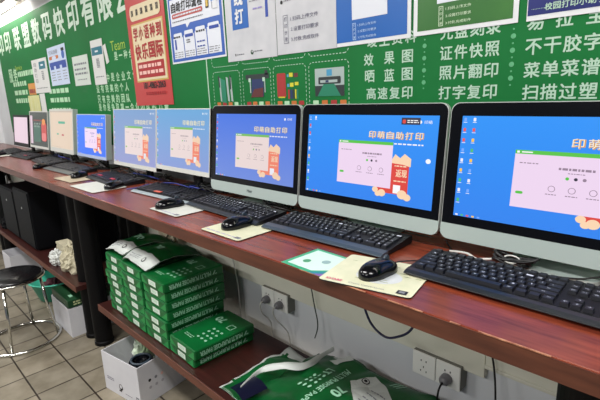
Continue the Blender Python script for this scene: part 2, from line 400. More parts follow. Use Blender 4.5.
def steps(b, f, x, z, m, th, sc_=1.0):
    # framed vertical word and the three numbered lines
    W_ = .026*sc_; Hh = .10*sc_; q = .0015
    for a in ((x, z, x+W_, z+q), (x, z+Hh-q, x+W_, z+Hh), (x, z, x+q, z+Hh), (x+W_-q, z, x+W_, z+Hh)): quad(b, *a, m, f, th)
    for k, c in enumerate('打印步骤'): text(b, c, x+W_/2, z+Hh*(.86-.24*k), .015*sc_, .015*sc_, m, f, th, .01)
    for k, s in enumerate(('1.扫码上传文件', '2.设置打印要求', '3.付款,完成取件')): text(b, s, x+W_+.014*sc_+.07*sc_, z+Hh*(.84-.36*k), .14*sc_, .0155*sc_, m, f, th, .005)
t, f, w, h = sheet('poster', -1.344, 1.508, -1.045, 1.95, 'plain white poster with numbered grey lines, left of the blue one', 'poster', WP, 0)
b = MB(); steps(b, f, .04, .038, mat('grey violet ink', (95, 95, 120), .5), .0008)
poly(b, disc(.035, .185, .007), DARK, f, .0008); poly(b, disc(.155, .19, .010), mat('dark green mark', (30, 70, 45), .5), f, .0008); lines(b, .048, .11, [.188], .005, GREY, f, .0008, 31, .012); lines(b, .17, .25, [.195], .005, SERV, f, .0008, 32, .014)
chars(b, '自助', [.04, .075], .23, .03, DARK, f, .0008, .03)
b.build('lettering', t)
t, f, w, h = sheet('poster', -1.043, 1.509, -.757, 1.95, 'bright blue poster with white border and blank white card', 'poster', WHITE, .006)
b = MB(); gq(b, .0, .012, w-.012, h-.01, BLUE2, f, 0, 10); b.build('blue_field', t)
b = MB(); gq(b, .068, .078, .205, .30, CARDW, f, .0008); b.build('white_card', t)
b = MB(); steps(b, f, .07, .016, mat('pale blue print', (190, 215, 240), .5), .0012, .52); b.build('lettering', t)
t, f, w, h = sheet('poster', -.748, 1.512, -.452, 1.95, 'leaf green poster with white border and numbered white lines', 'poster', WHITE, .006)
b = MB(); gq(b, .013, .012, w-.013, h-.01, mat('leaf green print', (62, 122, 48), .4, rgb2=(38, 98, 44), nscale=3), f, 0, 10); b.build('green_field', t)
b = MB(); gq(b, .075, .078, .21, .30, CARDW, f, .0008); b.build('white_card', t)
b = MB(); steps(b, f, .081, .018, mat('pale green print', (215, 235, 205), .5), .0012, .52); b.build('lettering', t)
t, f, w, h = sheet('poster', -.432, 1.513, .06, 1.9, 'navy blue poster with a line of small white Chinese lettering', 'poster', WHITE, .006)
b = MB(); gq(b, .002, .012, w-.012, h-.01, mat('navy print', (26, 36, 110), .4), f, 0, 10); b.build('navy_field', t)
b = MB(); chars(b, '校园打印小助手', [.049+.018*k for k in range(7)], .028, .0155, TXT, f, .0012, .02)
for k in range(9): poly(b, disc(.012+.0035*k, .026, .0009, 6), TXT, f, .0012)
b.build('lettering', t)

# small notices on the left
TEAL = mat('teal print', (24, 110, 130), .45); NOT = mat('notice paper', (216, 216, 214), .5)
t, f, w, h = sheet('notice', -4.50, 1.445, -4.10, 1.72, 'narrow white notice with teal block, leftmost of the four notices', 'notice', NOT, .0)
b = MB(); gq(b, .2, .19, .36, .25, TEAL, f, 0, 3); quad(b, .25, .215, .31, .228, WHITE, f, .0008); b.build('teal_block', t)
b = MB(); [text(b, c, .09, .235-.045*k, .07, .035, GREY, f, .0006, .01) for k, c in enumerate('自助打印')]; lines(b, .25, .3, [.17, .155, .14, .125, .11], .01, GREY, f, .0006, 41, .03); lines(b, .05, .35, [.04], .006, GREY, f, .0006, 42, .03); b.build('lettering', t)
t, f, w, h = sheet('notice', -4.045, 1.49, -3.635, 1.778, 'white notice printed with a blue bordered table, second of the four', 'notice', mat('bluish white paper', (200, 212, 236), .5), .01)
b = MB(); gq(b, .02, .145, w-.02, .175, BLD, f, 0, 3)
for x in (.03, .165, .3): gq(b, x, .12, x+.09, .145, BLD, f, 0, 2)
poly(b, rrect(.03, .195, .25, .22, .01), ORG, f, 0); poly(b, disc(.35, .215, .03), BLU, f, 0); quad(b, .32, .24, .38, .262, DARK, f, 0)
text(b, '打印流程', .14, .248, .2, .03, GREY, f, .0004, .01); b.build('blue_print', t)
b = MB(); lines(b, .04, .13, [.10, .08, .06, .04], .006, GREY, f, 0, 43, .03); lines(b, .17, .25, [.10, .08, .06, .04], .006, GREY, f, 0, 44, .03); lines(b, .3, .38, [.10, .08, .06, .04], .006, GREY, f, 0, 45, .03); b.build('lettering', t)
t, f, w, h = sheet('notice', -3.53, 1.472, -3.24, 1.672, 'plain white notice with three grey typed lines', 'notice', mat('greyish white paper', (205, 214, 206), .5), .0)
b = MB(); lines(b, .03, .26, [.145, .11, .08], .013, GREY, f, 0, 46, .035); lines(b, .06, .24, [.04], .006, GREY, f, 0, 47, .03); b.build('lettering', t)
t, f, w, h = sheet('notice', -3.165, 1.465, -2.975, 1.745, 'tall narrow white notice with a teal band, nearest the red poster', 'notice', NOT, .0)
b = MB(); gq(b, .01, .185, w-.01, .235, TEAL, f, 0, 3); quad(b, .07, .203, .12, .214, WHITE, f, .0008); b.build('teal_band', t)
b = MB(); lines(b, .075, .125, [.16, .15, .14, .13, .12, .11], .007, GREY, f, 0, 48, .015); lines(b, .03, .16, [.05], .006, GREY, f, 0, 49, .03); b.build('lettering', t)
t, f, w, h = sheet('folded_paper', -2.945, 1.585, -2.90, 1.70, 'thin torn white strip hanging right of the tall notice', 'paper', NOT, .25)
t, f, w, h = sheet('sticker', -4.71, 1.435, -4.50, 1.535, 'orange and yellow sticker low on the banner above the far monitors', 'sticker', mat('orange sticker', (205, 140, 60), .5), .0)
b = MB(); gq(b, .02, .015, .19, .05, mat('dark red block', (150, 50, 30), .5), f, 0, 2); b.build('red_block', t)
t, f, w, h = sheet('hanging_leaflet', -4.77, 1.20, -4.44, 1.43, 'yellow striped leaflet standing above the far silver monitor', 'leaflet', mat('yellow green leaflet', (196, 192, 90), .5, rgb2=(220, 220, 180), nscale=14, stretch=(6, 1, .3)), .0)
t, f, w, h = sheet('hanging_leaflet', -4.42, 1.20, -4.28, 1.44, 'white leaflet right of the yellow striped leaflet', 'leaflet', NOT, .0)

# ------------------------------------------------------------------ desks
def desk(x0, x1, label, posts, sh0, sh1):
    t = thing('long_desk', ((x0+x1)/2, .98, FZ), label, 'desk', None); c = (x0+x1)/2
    X = lambda x: x-c
    b = MB(); b.box((X(x0), .722-.98, .899-FZ), (X(x1), 1.209-.98, DZ-FZ), WOOD)
    b.build('tabletop', t, bevel=.0025)
    b = MB(); b.box((X(x0), .7195-.98, .8995-FZ), (X(x1), .7225-.98, .9375-FZ), WOODE); eb = b.build('edge_band', t)
    if x0 < -2.6 < x1 - 1:
        r = random.Random(5); b = MB(); x = X(-.74)
        while x < X(x1)-.06:
            L = min(.02+.11*r.random()**2, X(x1)-.01-x)
            b.box((x, .7192-.98, .9388-FZ), (x+L, .7228-.98, .9404-FZ), WORN); x += L+.01+.05*r.random()
        b.build('worn_edge', eb)
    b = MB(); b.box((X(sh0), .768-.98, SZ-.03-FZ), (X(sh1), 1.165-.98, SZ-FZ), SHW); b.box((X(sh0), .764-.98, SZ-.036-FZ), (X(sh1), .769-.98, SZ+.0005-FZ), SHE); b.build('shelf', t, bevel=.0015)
    for px_ in posts:
        for y, sh in ((.86, 0), (1.14, .0)):
            b = MB(); b.lathe([(.055, 0), (.055, .02), (.051, .025), (.051, .94), (.058, .945), (.058, .958)], (X(px_), y-.98, 0), STEELB, 28); b.build('leg', t)
    return t
DL = [('red brown desk module with black legs holding the three farthest monitors', -5.95, -4.725, (-5.8, -4.785), -5.7, -4.72),
      ('red brown desk module over the black computer cases', -4.72, -2.67, (-4.65, -2.735), -4.71, -2.662),
      ('longest red brown desk module, above the green ream stacks', -2.665, -.075, (-2.60, -.142), -2.335, -.19),
      ('red brown desk module cut by the right picture edge', -.07, 1.6, (-.01, 1.5), .06, 1.42)]
for l, x0, x1, ps, s0, s1 in DL: desk(x0, x1, l, ps, s0, s1)

# ------------------------------------------------------------------ monitors
TILT = math.atan2(.04, .345)
def mon_fn(w, h, zb, yf, d0=0):
    ct, st = math.cos(TILT), math.sin(TILT)
    return lambda u, v, d=0: ((u-.5)*w, yf+v*h*st-d*ct, zb+v*h*ct+d*st)     # d = toward the viewer
PAL = {}
def pal(tint):
    base = dict(bg=(36, 146, 248), bg2=(48, 132, 240), win=(238, 214, 240), green=(88, 196, 70), red=(222, 70, 62), gold=(250, 214, 178), white=(250, 250, 252), grey=(150, 130, 150), dark=(50, 50, 66), title=(252, 238, 214), panel=(46, 48, 72), goldsh=(214, 158, 92))
    T = {'vivid': None, 'm7': None, 'blue': ((60, 95, 225), .25, 1.0), 'soft': ((160, 170, 215), .5, .98), 'pale': ((165, 195, 215), .75, .95), 'grey': ((165, 180, 205), .82, .92), 'deep': ((30, 60, 255), .3, 1.0)}[tint]
    out = {}
    for k, c in base.items():
        if T:
            (r, g, bl), a, s = T; a2 = a if k not in ('white',) else a*.4
            if k in ('win', 'title', 'gold'): c = tuple((x*.7+y*.3)*s for x, y in zip((232, 218, 218) if tint in ('soft', 'grey', 'pale') else c, c)); 
            elif k in ('red',): c = tuple(x*(1-a*.6)+y*a*.6 for x, y in zip(c, (240, 190, 170)))
            else: c = tuple((x*(1-a2)+y*a2) for x, y in zip(c, (r, g, bl)))
        out[k] = c
    ov = {'soft': ((70, 118, 226), (112, 140, 220)), 'pale': ((104, 166, 216), (136, 156, 214)), 'grey': ((120, 158, 204), (150, 156, 206))}.get(tint)
    if ov: out['bg'], out['bg2'] = ov; out['win'] = (232, 214, 212); out['red'] = (238, 132, 108); out['gold'] = (240, 206, 176); out['grey'] = (170, 155, 160); out['green'] = (120, 188, 96); out['title'] = (246, 236, 200)
    return out
def emat(name, rgb, rgb2=None, e=1.0):
    if name in _m: return _m[name]
    m = mat(name, tuple(rgb), .3, emit=e, spec=.35)
    if rgb2:       # the wallpaper itself fades from one blue to another
        nt = m.node_tree; bs = nt.nodes['Principled BSDF']; tc = nt.nodes.new('ShaderNodeTexCoord'); sx = nt.nodes.new('ShaderNodeSeparateXYZ'); r = nt.nodes.new('ShaderNodeValToRGB')
        nt.links.new(tc.outputs['Generated'], sx.inputs[0]); nt.links.new(sx.outputs['Z'], r.inputs[0])
        r.color_ramp.elements[0].color = lin(rgb2); r.color_ramp.elements[1].color = lin(rgb); nt.links.new(r.outputs[0], bs.inputs['Emission Color'])
    return m
def wallpaper(t, f, u0, u1, v0, v1, tint, aio, scr):
    p = pal(tint); M_ = lambda k: emat('screen %s %s' % (k, tint), p[k])
    BG = emat('screen blue %s' % tint, p['bg'], p['bg2'])
    U = lambda a: u0+(u1-u0)*a; V = lambda a: v0+(v1-v0)*a; F = lambda a, b_, d=0: f(U(a), V(b_), d)
    b = MB(); quad(b, 0, 0, 1, 1, BG, F, .0008); s = b.build('screen', t)
    # icons, title and promotional picture
    b = MB(); d1, d2, d3, d4 = .0014, .0018, .0022, .0026
    r = random.Random(5); colz = [(240, 240, 250), (80, 190, 120), (235, 90, 90), (250, 200, 80), (120, 170, 255)]
    ncol = 2 if tint == 'vivid' else 1 if tint != 'm7' else 2
    for c in range(ncol):
        for k in range(9 if c == 0 else 8 if tint == 'vivid' else 1):
            cc = colz[r.randrange(5)]; x = .018+.05*c; y = .965-.1*k
            poly(b, rrect(x-.007, y-.017, x+.007, y+.017, .004, 2), emat('icon %d' % colz.index(cc), cc), F, d1)
            quad(b, x-.01, y-.03, x+.01, y-.025, M_('white'), F, d1)
    quad(b, 0, 0, 1, .028, M_('bg2'), F, d1)
    for k in range(5): quad(b, .012+.03*k, .006, .026+.03*k, .022, emat('icon %d' % (k % 5), colz[k % 5]), F, d2)
    b.build('desktop_icons', s)
    b = MB(); aspect = (u1-u0)*.525/((v1-v0)*.345) if aio else 1.75
    for k, c in enumerate('印萌自助打印'):
        text(b, c, .557+.066*k, .775, .052, .082, M_('goldsh'), F, d1, .03); text(b, c, .554+.066*k, .779, .05, .08, M_('title'), F, d2, .012)
    lines(b, .72, .92, [.685], .014, M_('white'), F, d1, 3, .03)
    text(b, '印萌', .935, .93, .05, .035, M_('white'), F, d1, .01)
    poly(b, disc(.885, .93, .01, 12, .018), M_('white'), F, d1)
    b.build('wallpaper_lettering', s)
    b = MB()
    poly(b, rrect(.61, .12, .835, .50, .02), M_('red'), F, d1)
    poly(b, [(.70, .47), (.735, .57), (.77, .53), (.80, .58), (.845, .53), (.845, .44), (.79, .46)], M_('gold'), F, d2)
    for x, y, rr in ((.605, .145, .022), (.655, .115, .028), (.80, .125, .034), (.835, .10, .026), (.625, .10, .02)): poly(b, disc(x, y, rr, 16, rr*1.5), M_('gold'), F, d3)
    text(b, '返现', .785, .36, .075, .085, M_('gold'), F, d2, .03); lines(b, .735, .82, [.27, .44], .014, M_('gold'), F, d2, 6, .02)
    quad(b, .735, .13, .785, .225, M_('white'), F, d2)
    b.build('red_packet_picture', s)
    b = MB(); quad(b, .29, .175, .715, .70, M_('win'), F, d3); quad(b, .29, .665, .715, .70, M_('green'), F, d4); quad(b, .298, .673, .31, .692, M_('white'), F, .003); quad(b, .32, .677, .37, .688, M_('white'), F, .003)
    lines(b, .315, .40, [.585], .009, M_('grey'), F, d4, 7, .02); poly(b, rrect(.31, .30, .345, .325, .008, 2), M_('green'), F, d4)
    lines(b, .49, .64, [.555], .02, M_('grey'), F, d4, 8, .018); lines(b, .53, .60, [.52], .007, M_('grey'), F, d4, 9, .012)
    for k in range(3):
        poly(b, disc(.53+.035*k, .475, .008, 12, .014), M_(('green', 'dark', 'grey')[k]), F, d4)
        x = .47+.085*k; poly(b, disc(x, .375, .016, 16, .028), M_('grey'), F, d4); poly(b, disc(x, .375, .013, 16, .023), M_('win'), F, .003); lines(b, x-.025, x+.025, [.325], .008, M_('grey'), F, d4, 10+k, .012)
    b.build('program_window', s)
    if scr == 'panel':
        b = MB(); quad(b, .76, .90, .885, .975, M_('panel'), F, d3); poly(b, rrect(.768, .912, .79, .955, .008), M_('red'), F, d4); lines(b, .80, .875, [.945, .925], .01, M_('white'), F, d4, 11, .02); b.build('corner_panel', s)
        b = MB(); poly(b, disc(.955, .52, .016, 16, .026), M_('white'), F, d3); b.build('round_button', s)
    return s
def rrectuv(w, h, r, n=6):
    return [(a/w, c/h) for a, c in rrect(0, 0, w, h, r, n)]
def aio(x0, label, tint, extra=None):
    w, h = .522, .347; zb = .04
    t = thing('all_in_one_computer', (x0+w/2, 1.10, DZ), label, 'computer', None)
    f = mon_fn(w, h, zb, -.05)
    b = MB()
    # silver shell: rounded slab with a swollen back
    R = rrectuv(w, h, .022)
    rg = [[f(a, c, 0) for a, c in R], [f(a, c, -.012) for a, c in R]]
    for s_, d in ((.97, -.018), (.8, -.034), (.5, -.046), (.2, -.05)): rg.append([f(.5+(a-.5)*s_, .5+(c-.5)*s_, d) for a, c in R])
    b.rings(rg, SILVD); b.build('shell', t)
    b = MB(); b.prism([(.5+(a-.5)*.9995, c) for a, c in [(p[0], p[1]) for p in R if p[1] < .12]] if False else [(a, c) for a, c in clip_low(R, .118)], .0002, .0016, SILVER, f); b.build('chin', t)
    b = MB(); b.prism([(.5+(a-.5)*.992, .118+(c-.118)*.994) for a, c in clip_high(R, .118)], .0002, .0012, BLACKP, f); b.build('glass_bezel', t)
    F2 = mon_fn(w, h, zb, -.05-.0008)
    wallpaper(t, F2, .062, .955, .185, .905, tint, True, extra)
    if tint != 'm7' and tint != 'vivid':
        b = MB(); text(b, 'Haier', .5, .062, .06, .035, mat('dark script badge', (40, 50, 60), .4), f, .002, .02); b.build('badge', t)
    # stand
    b = MB(); b.rings([[(sx*.05, yy, z) for sx, yy in ((-1, y0), (1, y0), (1, y0+.012), (-1, y0+.012))] for y0, z in ((.09, .008), (.055, .05), (.03, .12), (.012, .17))], SILVER); b.build('stand_neck', t, bevel=.003)
    b = MB(); b.prism(rrect(-.1, -.05, .1, .105, .02), .0, .009, SILVER, lambda a, c, d: (a, c, d)); b.build('stand_foot', t, bevel=.002)
    return t
def clip_low(R, v):
    out = []; n = len(R)
    for i in range(n):
        a, c = R[i], R[(i+1) % n]
        if a[1] <= v: out.append(a)
        if (a[1]-v)*(c[1]-v) < 0: k = (v-a[1])/(c[1]-a[1]); out.append((a[0]+(c[0]-a[0])*k, v))
    return out
def clip_high(R, v):
    out = []; n = len(R)
    for i in range(n):
        a, c = R[i], R[(i+1) % n]
        if a[1] >= v: out.append(a)
        if (a[1]-v)*(c[1]-v) < 0: k = (v-a[1])/(c[1]-a[1]); out.append((a[0]+(c[0]-a[0])*k, v))
    return out
aio(-.545, 'large silver all-in-one computer with bright blue screen, nearest and cut by the picture edge', 'vivid')
aio(-1.073, 'silver all-in-one computer with vivid blue screen and a dark panel in its screen corner', 'm7', 'panel')
aio(-1.601, 'silver all-in-one computer with softer blue screen and a dark badge on its chin', 'soft')

def monitor(x0, w, h, zb, label, tint, frame, side=None, loc_y=1.10, rz=0, content='wall', bez=.012, low=.03, footm=None):
    t = thing('computer_monitor', (x0+w/2, loc_y, DZ), label, 'monitor', None, rz)
    f = mon_fn(w, h, zb, -.05)
    b = MB(); R = rrectuv(w, h, .004, 2)
    rg = [[f(a, c, 0) for a, c in R], [f(a, c, -.03) for a, c in R], [f(.5+(a-.5)*.8, .5+(c-.5)*.8, -.045) for a, c in R], [f(.5+(a-.5)*.4, .5+(c-.5)*.4, -.055) for a, c in R]]
    b.rings(rg, side or BLACKM); b.build('case', t)
    b = MB(); bu, bv, lv = bez/w, bez/h, low/h
    for q in ((0, 0, 1, lv), (0, 1-bv, 1, 1), (0, lv, bu, 1-bv), (1-bu, lv, 1, 1-bv)):
        b.prism([(q[0], q[1]), (q[2], q[1]), (q[2], q[3]), (q[0], q[3])], 0, .003, frame, f)
    b.build('bezel', t)
    if content == 'wall': wallpaper(t, f, bu, 1-bu, lv, 1-bv, tint, False, None)
    else:
        b = MB(); F = lambda a, c, d=0: f(bu+(1-2*bu)*a, lv+(1-bv-lv)*c, d)
        if content == 'beige':
            quad(b, 0, 0, 1, 1, emat('beige page', (222, 200, 178)), F, .0008); s = b.build('screen', t); b = MB()
            poly(b, rrect(.38, .66, .68, .72, .02), emat('page teal', (70, 170, 140)), F, .0014); poly(b, rrect(.3, .36, .38, .40, .01), emat('page teal', (70, 170, 140)), F, .0014); poly(b, rrect(.52, .34, .62, .385, .01), emat('page red', (190, 90, 90)), F, .0014)
            quad(b, 0, .96, 1, 1, emat('page bar', (190, 175, 160)), F, .0014); lines(b, .05, .5, [.03], .012, emat('page bar', (190, 175, 160)), F, .0014, 3, .05); b.build('page_marks', s)
        elif content == 'dark':
            quad(b, 0, 0, 1, 1, mat('dark switched off glass', (16, 34, 26), .12), F, .0008); s = b.build('screen', t); b = MB()
            quad(b, .02, .05, .16, .9, emat('pale page', (215, 190, 205)), F, .0014)
            poly(b, rrect(.22, .12, .62, .62, .03), emat('screen dim green', (50, 95, 80)), F, .0014)
            poly(b, rrect(.66, .16, .93, .70, .08), emat('screen red figure', (200, 62, 62)), F, .0014); poly(b, disc(.79, .72, .09, 14), emat('screen orange', (225, 140, 60)), F, .0018); poly(b, rrect(.68, .18, .9, .4, .05), emat('screen pink', (225, 120, 120)), F, .0018)
            quad(b, .22, .74, .9, .78, emat('screen maroon', (120, 45, 40)), F, .0014); lines(b, .25, .62, [.66, .58], .05, emat('screen grey', (120, 140, 130)), F, .0018, 3, .15)
            b.build('page_marks', s)
        elif content == 'pink':
            quad(b, 0, 0, 1, 1, emat('pink page', (226, 200, 214)), F, .0008); b.build('screen', t)
    b = MB(); b.rings([[(sx*.03, yy, z) for sx, yy in ((-1, y0), (1, y0), (1, y0+.015), (-1, y0+.015))] for y0, z in ((.03, .008), (.028, .08), (.015, .15))], footm or BLACKM); b.build('stand_neck', t, bevel=.002)
    b = MB(); b.prism(disc(0, .035, .11, 28, .075), 0, .01, footm or BLACKM, lambda a, c, d: (a, c, d)); b.build('stand_foot', t)
    return t
SB = mat('grey silver bezel', (205, 206, 200), .4)
monitor(-2.068, .462, .29, .086, 'slim monitor with pale blue screen, directly left of the badged all-in-one', 'pale', SB, bez=.004, low=.02)
monitor(-2.575, .50, .31, .065, 'slim monitor with washed lavender blue screen, between two other screens', 'grey', SB, bez=.004, low=.02)
monitor(-3.15, .47, .27, .075, 'monitor with deep saturated blue screen and silver side', 'deep', mat('bluish silver bezel', (170, 185, 215), .4), side=SILVER, bez=.006, low=.018)
monitor(-3.70, .48, .305, .072, 'silver monitor showing a beige page', '', SB, side=SILVER, content='beige', bez=.012, low=.03)
monitor(-4.22, .47, .29, .072, 'silver monitor with dark screen showing a red figure, near the desk end', '', SB, side=SILVER, content='dark', bez=.008, low=.018)
monitor(-4.74, .47, .27, .060, 'black monitor with pale pink screen, farthest in the row', '', BLACKM, content='pink', bez=.02, low=.03)

# ------------------------------------------------------------------ keyboards
U_ = .019
def layout():
    K = []; r = lambda n: 4.6-n        # key rows from the front, top row separate
    def rowk(x, y, ws, lab):
        for w_, l in zip(ws, lab): K.append((x, y, w_, 1, l)); x += w_
    rowk(0, 4, [1]*13+[2], list('`1234567890-=')+['←'])
    rowk(0, 3, [1.5]+[1]*12+[1.5], ['Tab']+list('QWERTYUIOP[]')+['\\'])
    rowk(0, 2, [1.75]+[1]*11+[2.25], ['Caps']+list("ASDFGHJKL;'")+['Enter'])
    rowk(0, 1, [2.25]+[1]*10+[2.75], ['Shift']+list('ZXCVBNM,./')+['Shift'])
    rowk(0, 0, [1.25]*3+[6.25]+[1.25]*4, ['Ctrl', '', 'Alt', '', 'Alt', '', '', 'Ctrl'])
    rowk(15.3, 4, [1]*3, ['Ins', 'Hm', 'PU']); rowk(15.3, 3, [1]*3, ['Del', 'End', 'PD']); rowk(16.3, 1, [1], ['↑']); rowk(15.3, 0, [1]*3, ['←', '↓', '→'])
    rowk(18.6, 4, [1]*4, ['Num', '/', '*', '-']); rowk(18.6, 3, [1]*3, '789'); K.append((21.6, 2, 1, 2, '+')); rowk(18.6, 2, [1]*3, '456'); rowk(18.6, 1, [1]*3, '123'); K.append((21.6, 0, 1, 2, 'E')); rowk(18.6, 0, [2, 1], '0.')
    Fk = [(0, 5.25)]+[(2+k, 5.25) for k in range(4)]+[(6.5+k, 5.25) for k in range(4)]+[(11+k, 5.25) for k in range(4)]+[(15.3+k, 5.25) for k in range(3)]
    return K, Fk
def keyv(b, x, y, w, h, f, m):
    g = .0012; t_ = .0022; a0, a1, b0, b1 = x+g, x+w-g, y+g, y+h-g; H_ = .0085
    b.add([(a0, b0, 0), (a1, b0, 0), (a1, b1, 0), (a0, b1, 0), (a0+t_, b0+t_, H_), (a1-t_, b0+t_, H_), (a1-t_, b1-t_*.6, H_), (a0+t_, b1-t_*.6, H_)], [(4, 5, 6, 7), (0, 1, 5, 4), (1, 2, 6, 5), (2, 3, 7, 6), (3, 0, 4, 7)], m, f)
def keyboard(cx, cy, rz, label, full, W=.455, D=.155, rest=.02, bodym=None, restm=None, keym=None, z=.0, extra=None, group=None):
    t = thing('keyboard', (cx, cy, DZ+z), label, 'keyboard', group, rz)
    bodym = bodym or BLACKM; keym = keym or KEYM
    y0, y1 = -D/2, D/2; yk = y0+rest+.006
    kz = lambda y: .011+.010*(y-yk)/(y1-yk)         # deck height
    b = MB(); prof = [(y0+rest, 0), (y1-.004, 0), (y1, .006), (y1, kz(y1)+.001), (y1-.005, kz(y1)+.002), (y0+rest, kz(yk))]
    b.prism(prof, -W/2, W/2, bodym, lambda a, c, d: (d, a, c)); b.build('body', t, bevel=.002)
    b = MB(); prof = [(y0+.006, 0), (y0+rest, 0), (y0+rest, kz(yk)+.001), (y0+.012, .010), (y0+.001, .006), (y0, .003)]
    b.prism(prof, -W/2, W/2, restm or bodym, lambda a, c, d: (d, a, c)); b.build('palm_rest', t, bevel=.0015)
    u = (W-.02)/22.6; uy = (y1-.004-yk)/6.45; X0 = -W/2+.01
    sl = .010/(y1-yk)
    K, Fk = layout()
    fn = lambda a, c, d: (X0+a, yk+c, kz(yk+c)-.001+d)
    if full:
        cache = {}
        for x, y, w, h, l in K:
            key = (w, h)
            if key not in cache:
                q = MB(); keyv(q, 0, 0, w*u, h*uy, lambda a, c, d: (a, c, c*sl+d), keym)
                o = q.build('key', t); cache[key] = o
            else:
                o = cache[key].copy(); col.objects.link(o); o.parent = t
            o.location = fn(x*u, y*uy, 0)
        q = MB(); lm = mat('key legend white', (205, 210, 225), .5)
        for x, y, w, h, l in K:
            if l: text(q, l, (x+.5 if len(l) == 1 else x+w/2)*u, (y+.58)*uy, None if len(l) == 1 else min(.006, w*u*.6), .0052 if len(l) == 1 else .0035, lm, fn, .0089, .01)
        q.build('key_legends', t)
    else:
        q = MB()
        for x, y, w, h, l in K: keyv(q, x*u, y*uy, w*u, h*uy, fn, keym)
        q.build('keys', t)
    q = MB()
    for x, y in Fk: keyv(q, x*u, y*uy, u, uy, fn, keym)
    q.build('function_keys', t)
    if extra:
        for (a, c, w, h, m, nm) in extra:
            q = MB(); q.box((a-w/2, c-h/2, kz(c)+.008), (a+w/2, c+h/2, kz(c)+.0105), m); q.build(nm, t)
    return t
SLATE = mat('blue grey satin plastic', (56, 68, 80), .3); SLB = mat('dark slate plastic', (30, 36, 44), .35)
keyboard(-.293, .922, math.radians(.3), 'black keyboard below the nearest screen, cut by the right picture edge', True, W=.468, D=.147, rest=.024, restm=mat('dark grey plastic', (26, 29, 34), .3), z=.0045)
keyboard(-.851, .966, math.radians(1.9), 'black keyboard with blue grey wrist rest, beneath the vivid blue screen with a corner panel', True, W=.452, D=.158, rest=.035, restm=SLATE, z=.0045)
keyboard(-1.328, .957, math.radians(-2), 'black keyboard with dark slate front rim, below the badged silver computer', True, W=.452, D=.138, rest=.018, restm=SLB, z=.0045)
STK = mat('orange red sticker', (215, 100, 80), .5); PKS = mat('pink red key print', (190, 60, 80), .5)
KG = mat('greyish keycap plastic', (44, 46, 52), .4)
keyboard(-1.80, .968, math.radians(3), 'black keyboard with an orange sticker at its front and a pale front rim', False, W=.45, D=.15, rest=.018, restm=mat('pale grey rim', (150, 160, 165), .35), extra=[(-.03, -.045, .05, .016, STK, 'orange_sticker')])
keyboard(-2.40, .965, math.radians(-3), 'black keyboard with pink red key markings under the washed lavender screen', False, W=.44, D=.16, rest=.02, extra=[(-.12, -.03, .05, .014, PKS, 'red_marking'), (.07, -.03, .05, .014, PKS, 'red_marking')])
keyboard(-3.03, .945, math.radians(2), 'black keyboard with wide grey front rim below the deep blue screen', False, W=.45, D=.165, rest=.045, restm=mat('mid grey rim', (70, 78, 80), .35), keym=KG)
keyboard(-3.58, .99, math.radians(-4), 'dark keyboard in front of the beige screen', False, W=.45, D=.15, keym=KG)
keyboard(-4.12, .99, math.radians(3), 'black keyboard with a red key marking in front of the dark screen', False, W=.44, D=.15, extra=[(.05, -.03, .05, .012, PKS, 'red_marking')])
keyboard(-4.66, 1.0, math.radians(-3), 'black keyboard farthest down the desk', False, W=.44, D=.14)

# ------------------------------------------------------------------ mouse pads, mice
PADS = []
def pad(x0, y0, w, d, rot, label, m, prints=None, cut=0):
    t = thing('mouse_pad', (x0, y0, DZ), label, 'mouse pad', None, math.radians(rot))
    b = MB(); b.prism(rrect(0, 0, w, d, .01), .0002, .0032, m, lambda a, c, e_: (a, c, e_), side=DARK); b.build('mat', t)
    if prints:
        b = MB(); prints(b, w, d); b.build('print', t)
    return t
PAPC = mat('cream pad print', (222, 220, 190), .5, rgb2=(206, 208, 176), nscale=25)
PAPP = mat('pale pad print', (214, 214, 204), .5, rgb2=(200, 204, 196), nscale=20)
fl = lambda a, c, d=0: (a, c, d)
def pr7(b, w, d):
    poly(b, disc(.12, .075, .055, 24, .04), mat('pale grey pad patch', (208, 212, 214), .5), fl, .0036)
    text(b, 'KUARE', .036, .014, .04, .009, mat('pink lettering', (214, 90, 120), .5), fl, .004, .02)
    text(b, 'Create Conversation', .115, .014, .085, .007, GREY, fl, .004)
    quad(b, .185, .008, .208, .026, DARK, fl, .004); quad(b, .19, .012, .203, .022, GREY, fl, .0044)
    r = random.Random(3)
    for k in range(14):
        x, y = .02+.18*r.random(), .04+.12*r.random(); quad(b, x, y, x+.012, y+.002, mat('olive pad marks', (150, 160, 110), .5), fl, .004)
pad(-.664, .703, .221, .18, 12.3, 'cream printed mouse pad under the nearest mouse, pink lettering in its corner', PAPC, pr7)
def pr6(b, w, d):
    lines(b, .015, w-.02, [.016], .004, mat('lilac marks', (170, 160, 200), .5), fl, .004, 5, .02); quad(b, w-.035, .01, w-.012, .024, GREY, fl, .004)
pad(-1.23, .752, .2, .17, 0, 'cream mouse pad with rounded corners under the mouse left of the green flyer', PAPC, pr6)
pad(-1.635, .778, .205, .15, 0, 'pale mouse pad half under the mouse in front of the pale blue screen', PAPP, pr6)
pad(-2.44, .748, .30, .17, 1, 'large pale mouse pad in front of the washed lavender screen', PAPP)
pad(-2.78, .775, .25, .15, 2, 'tan mouse pad in front of the deep blue screen', mat('tan pad', (190, 176, 150), .5))
pad(-4.62, .79, .26, .16, 0, 'pale mouse pad at the far end of the desk', PAPP)

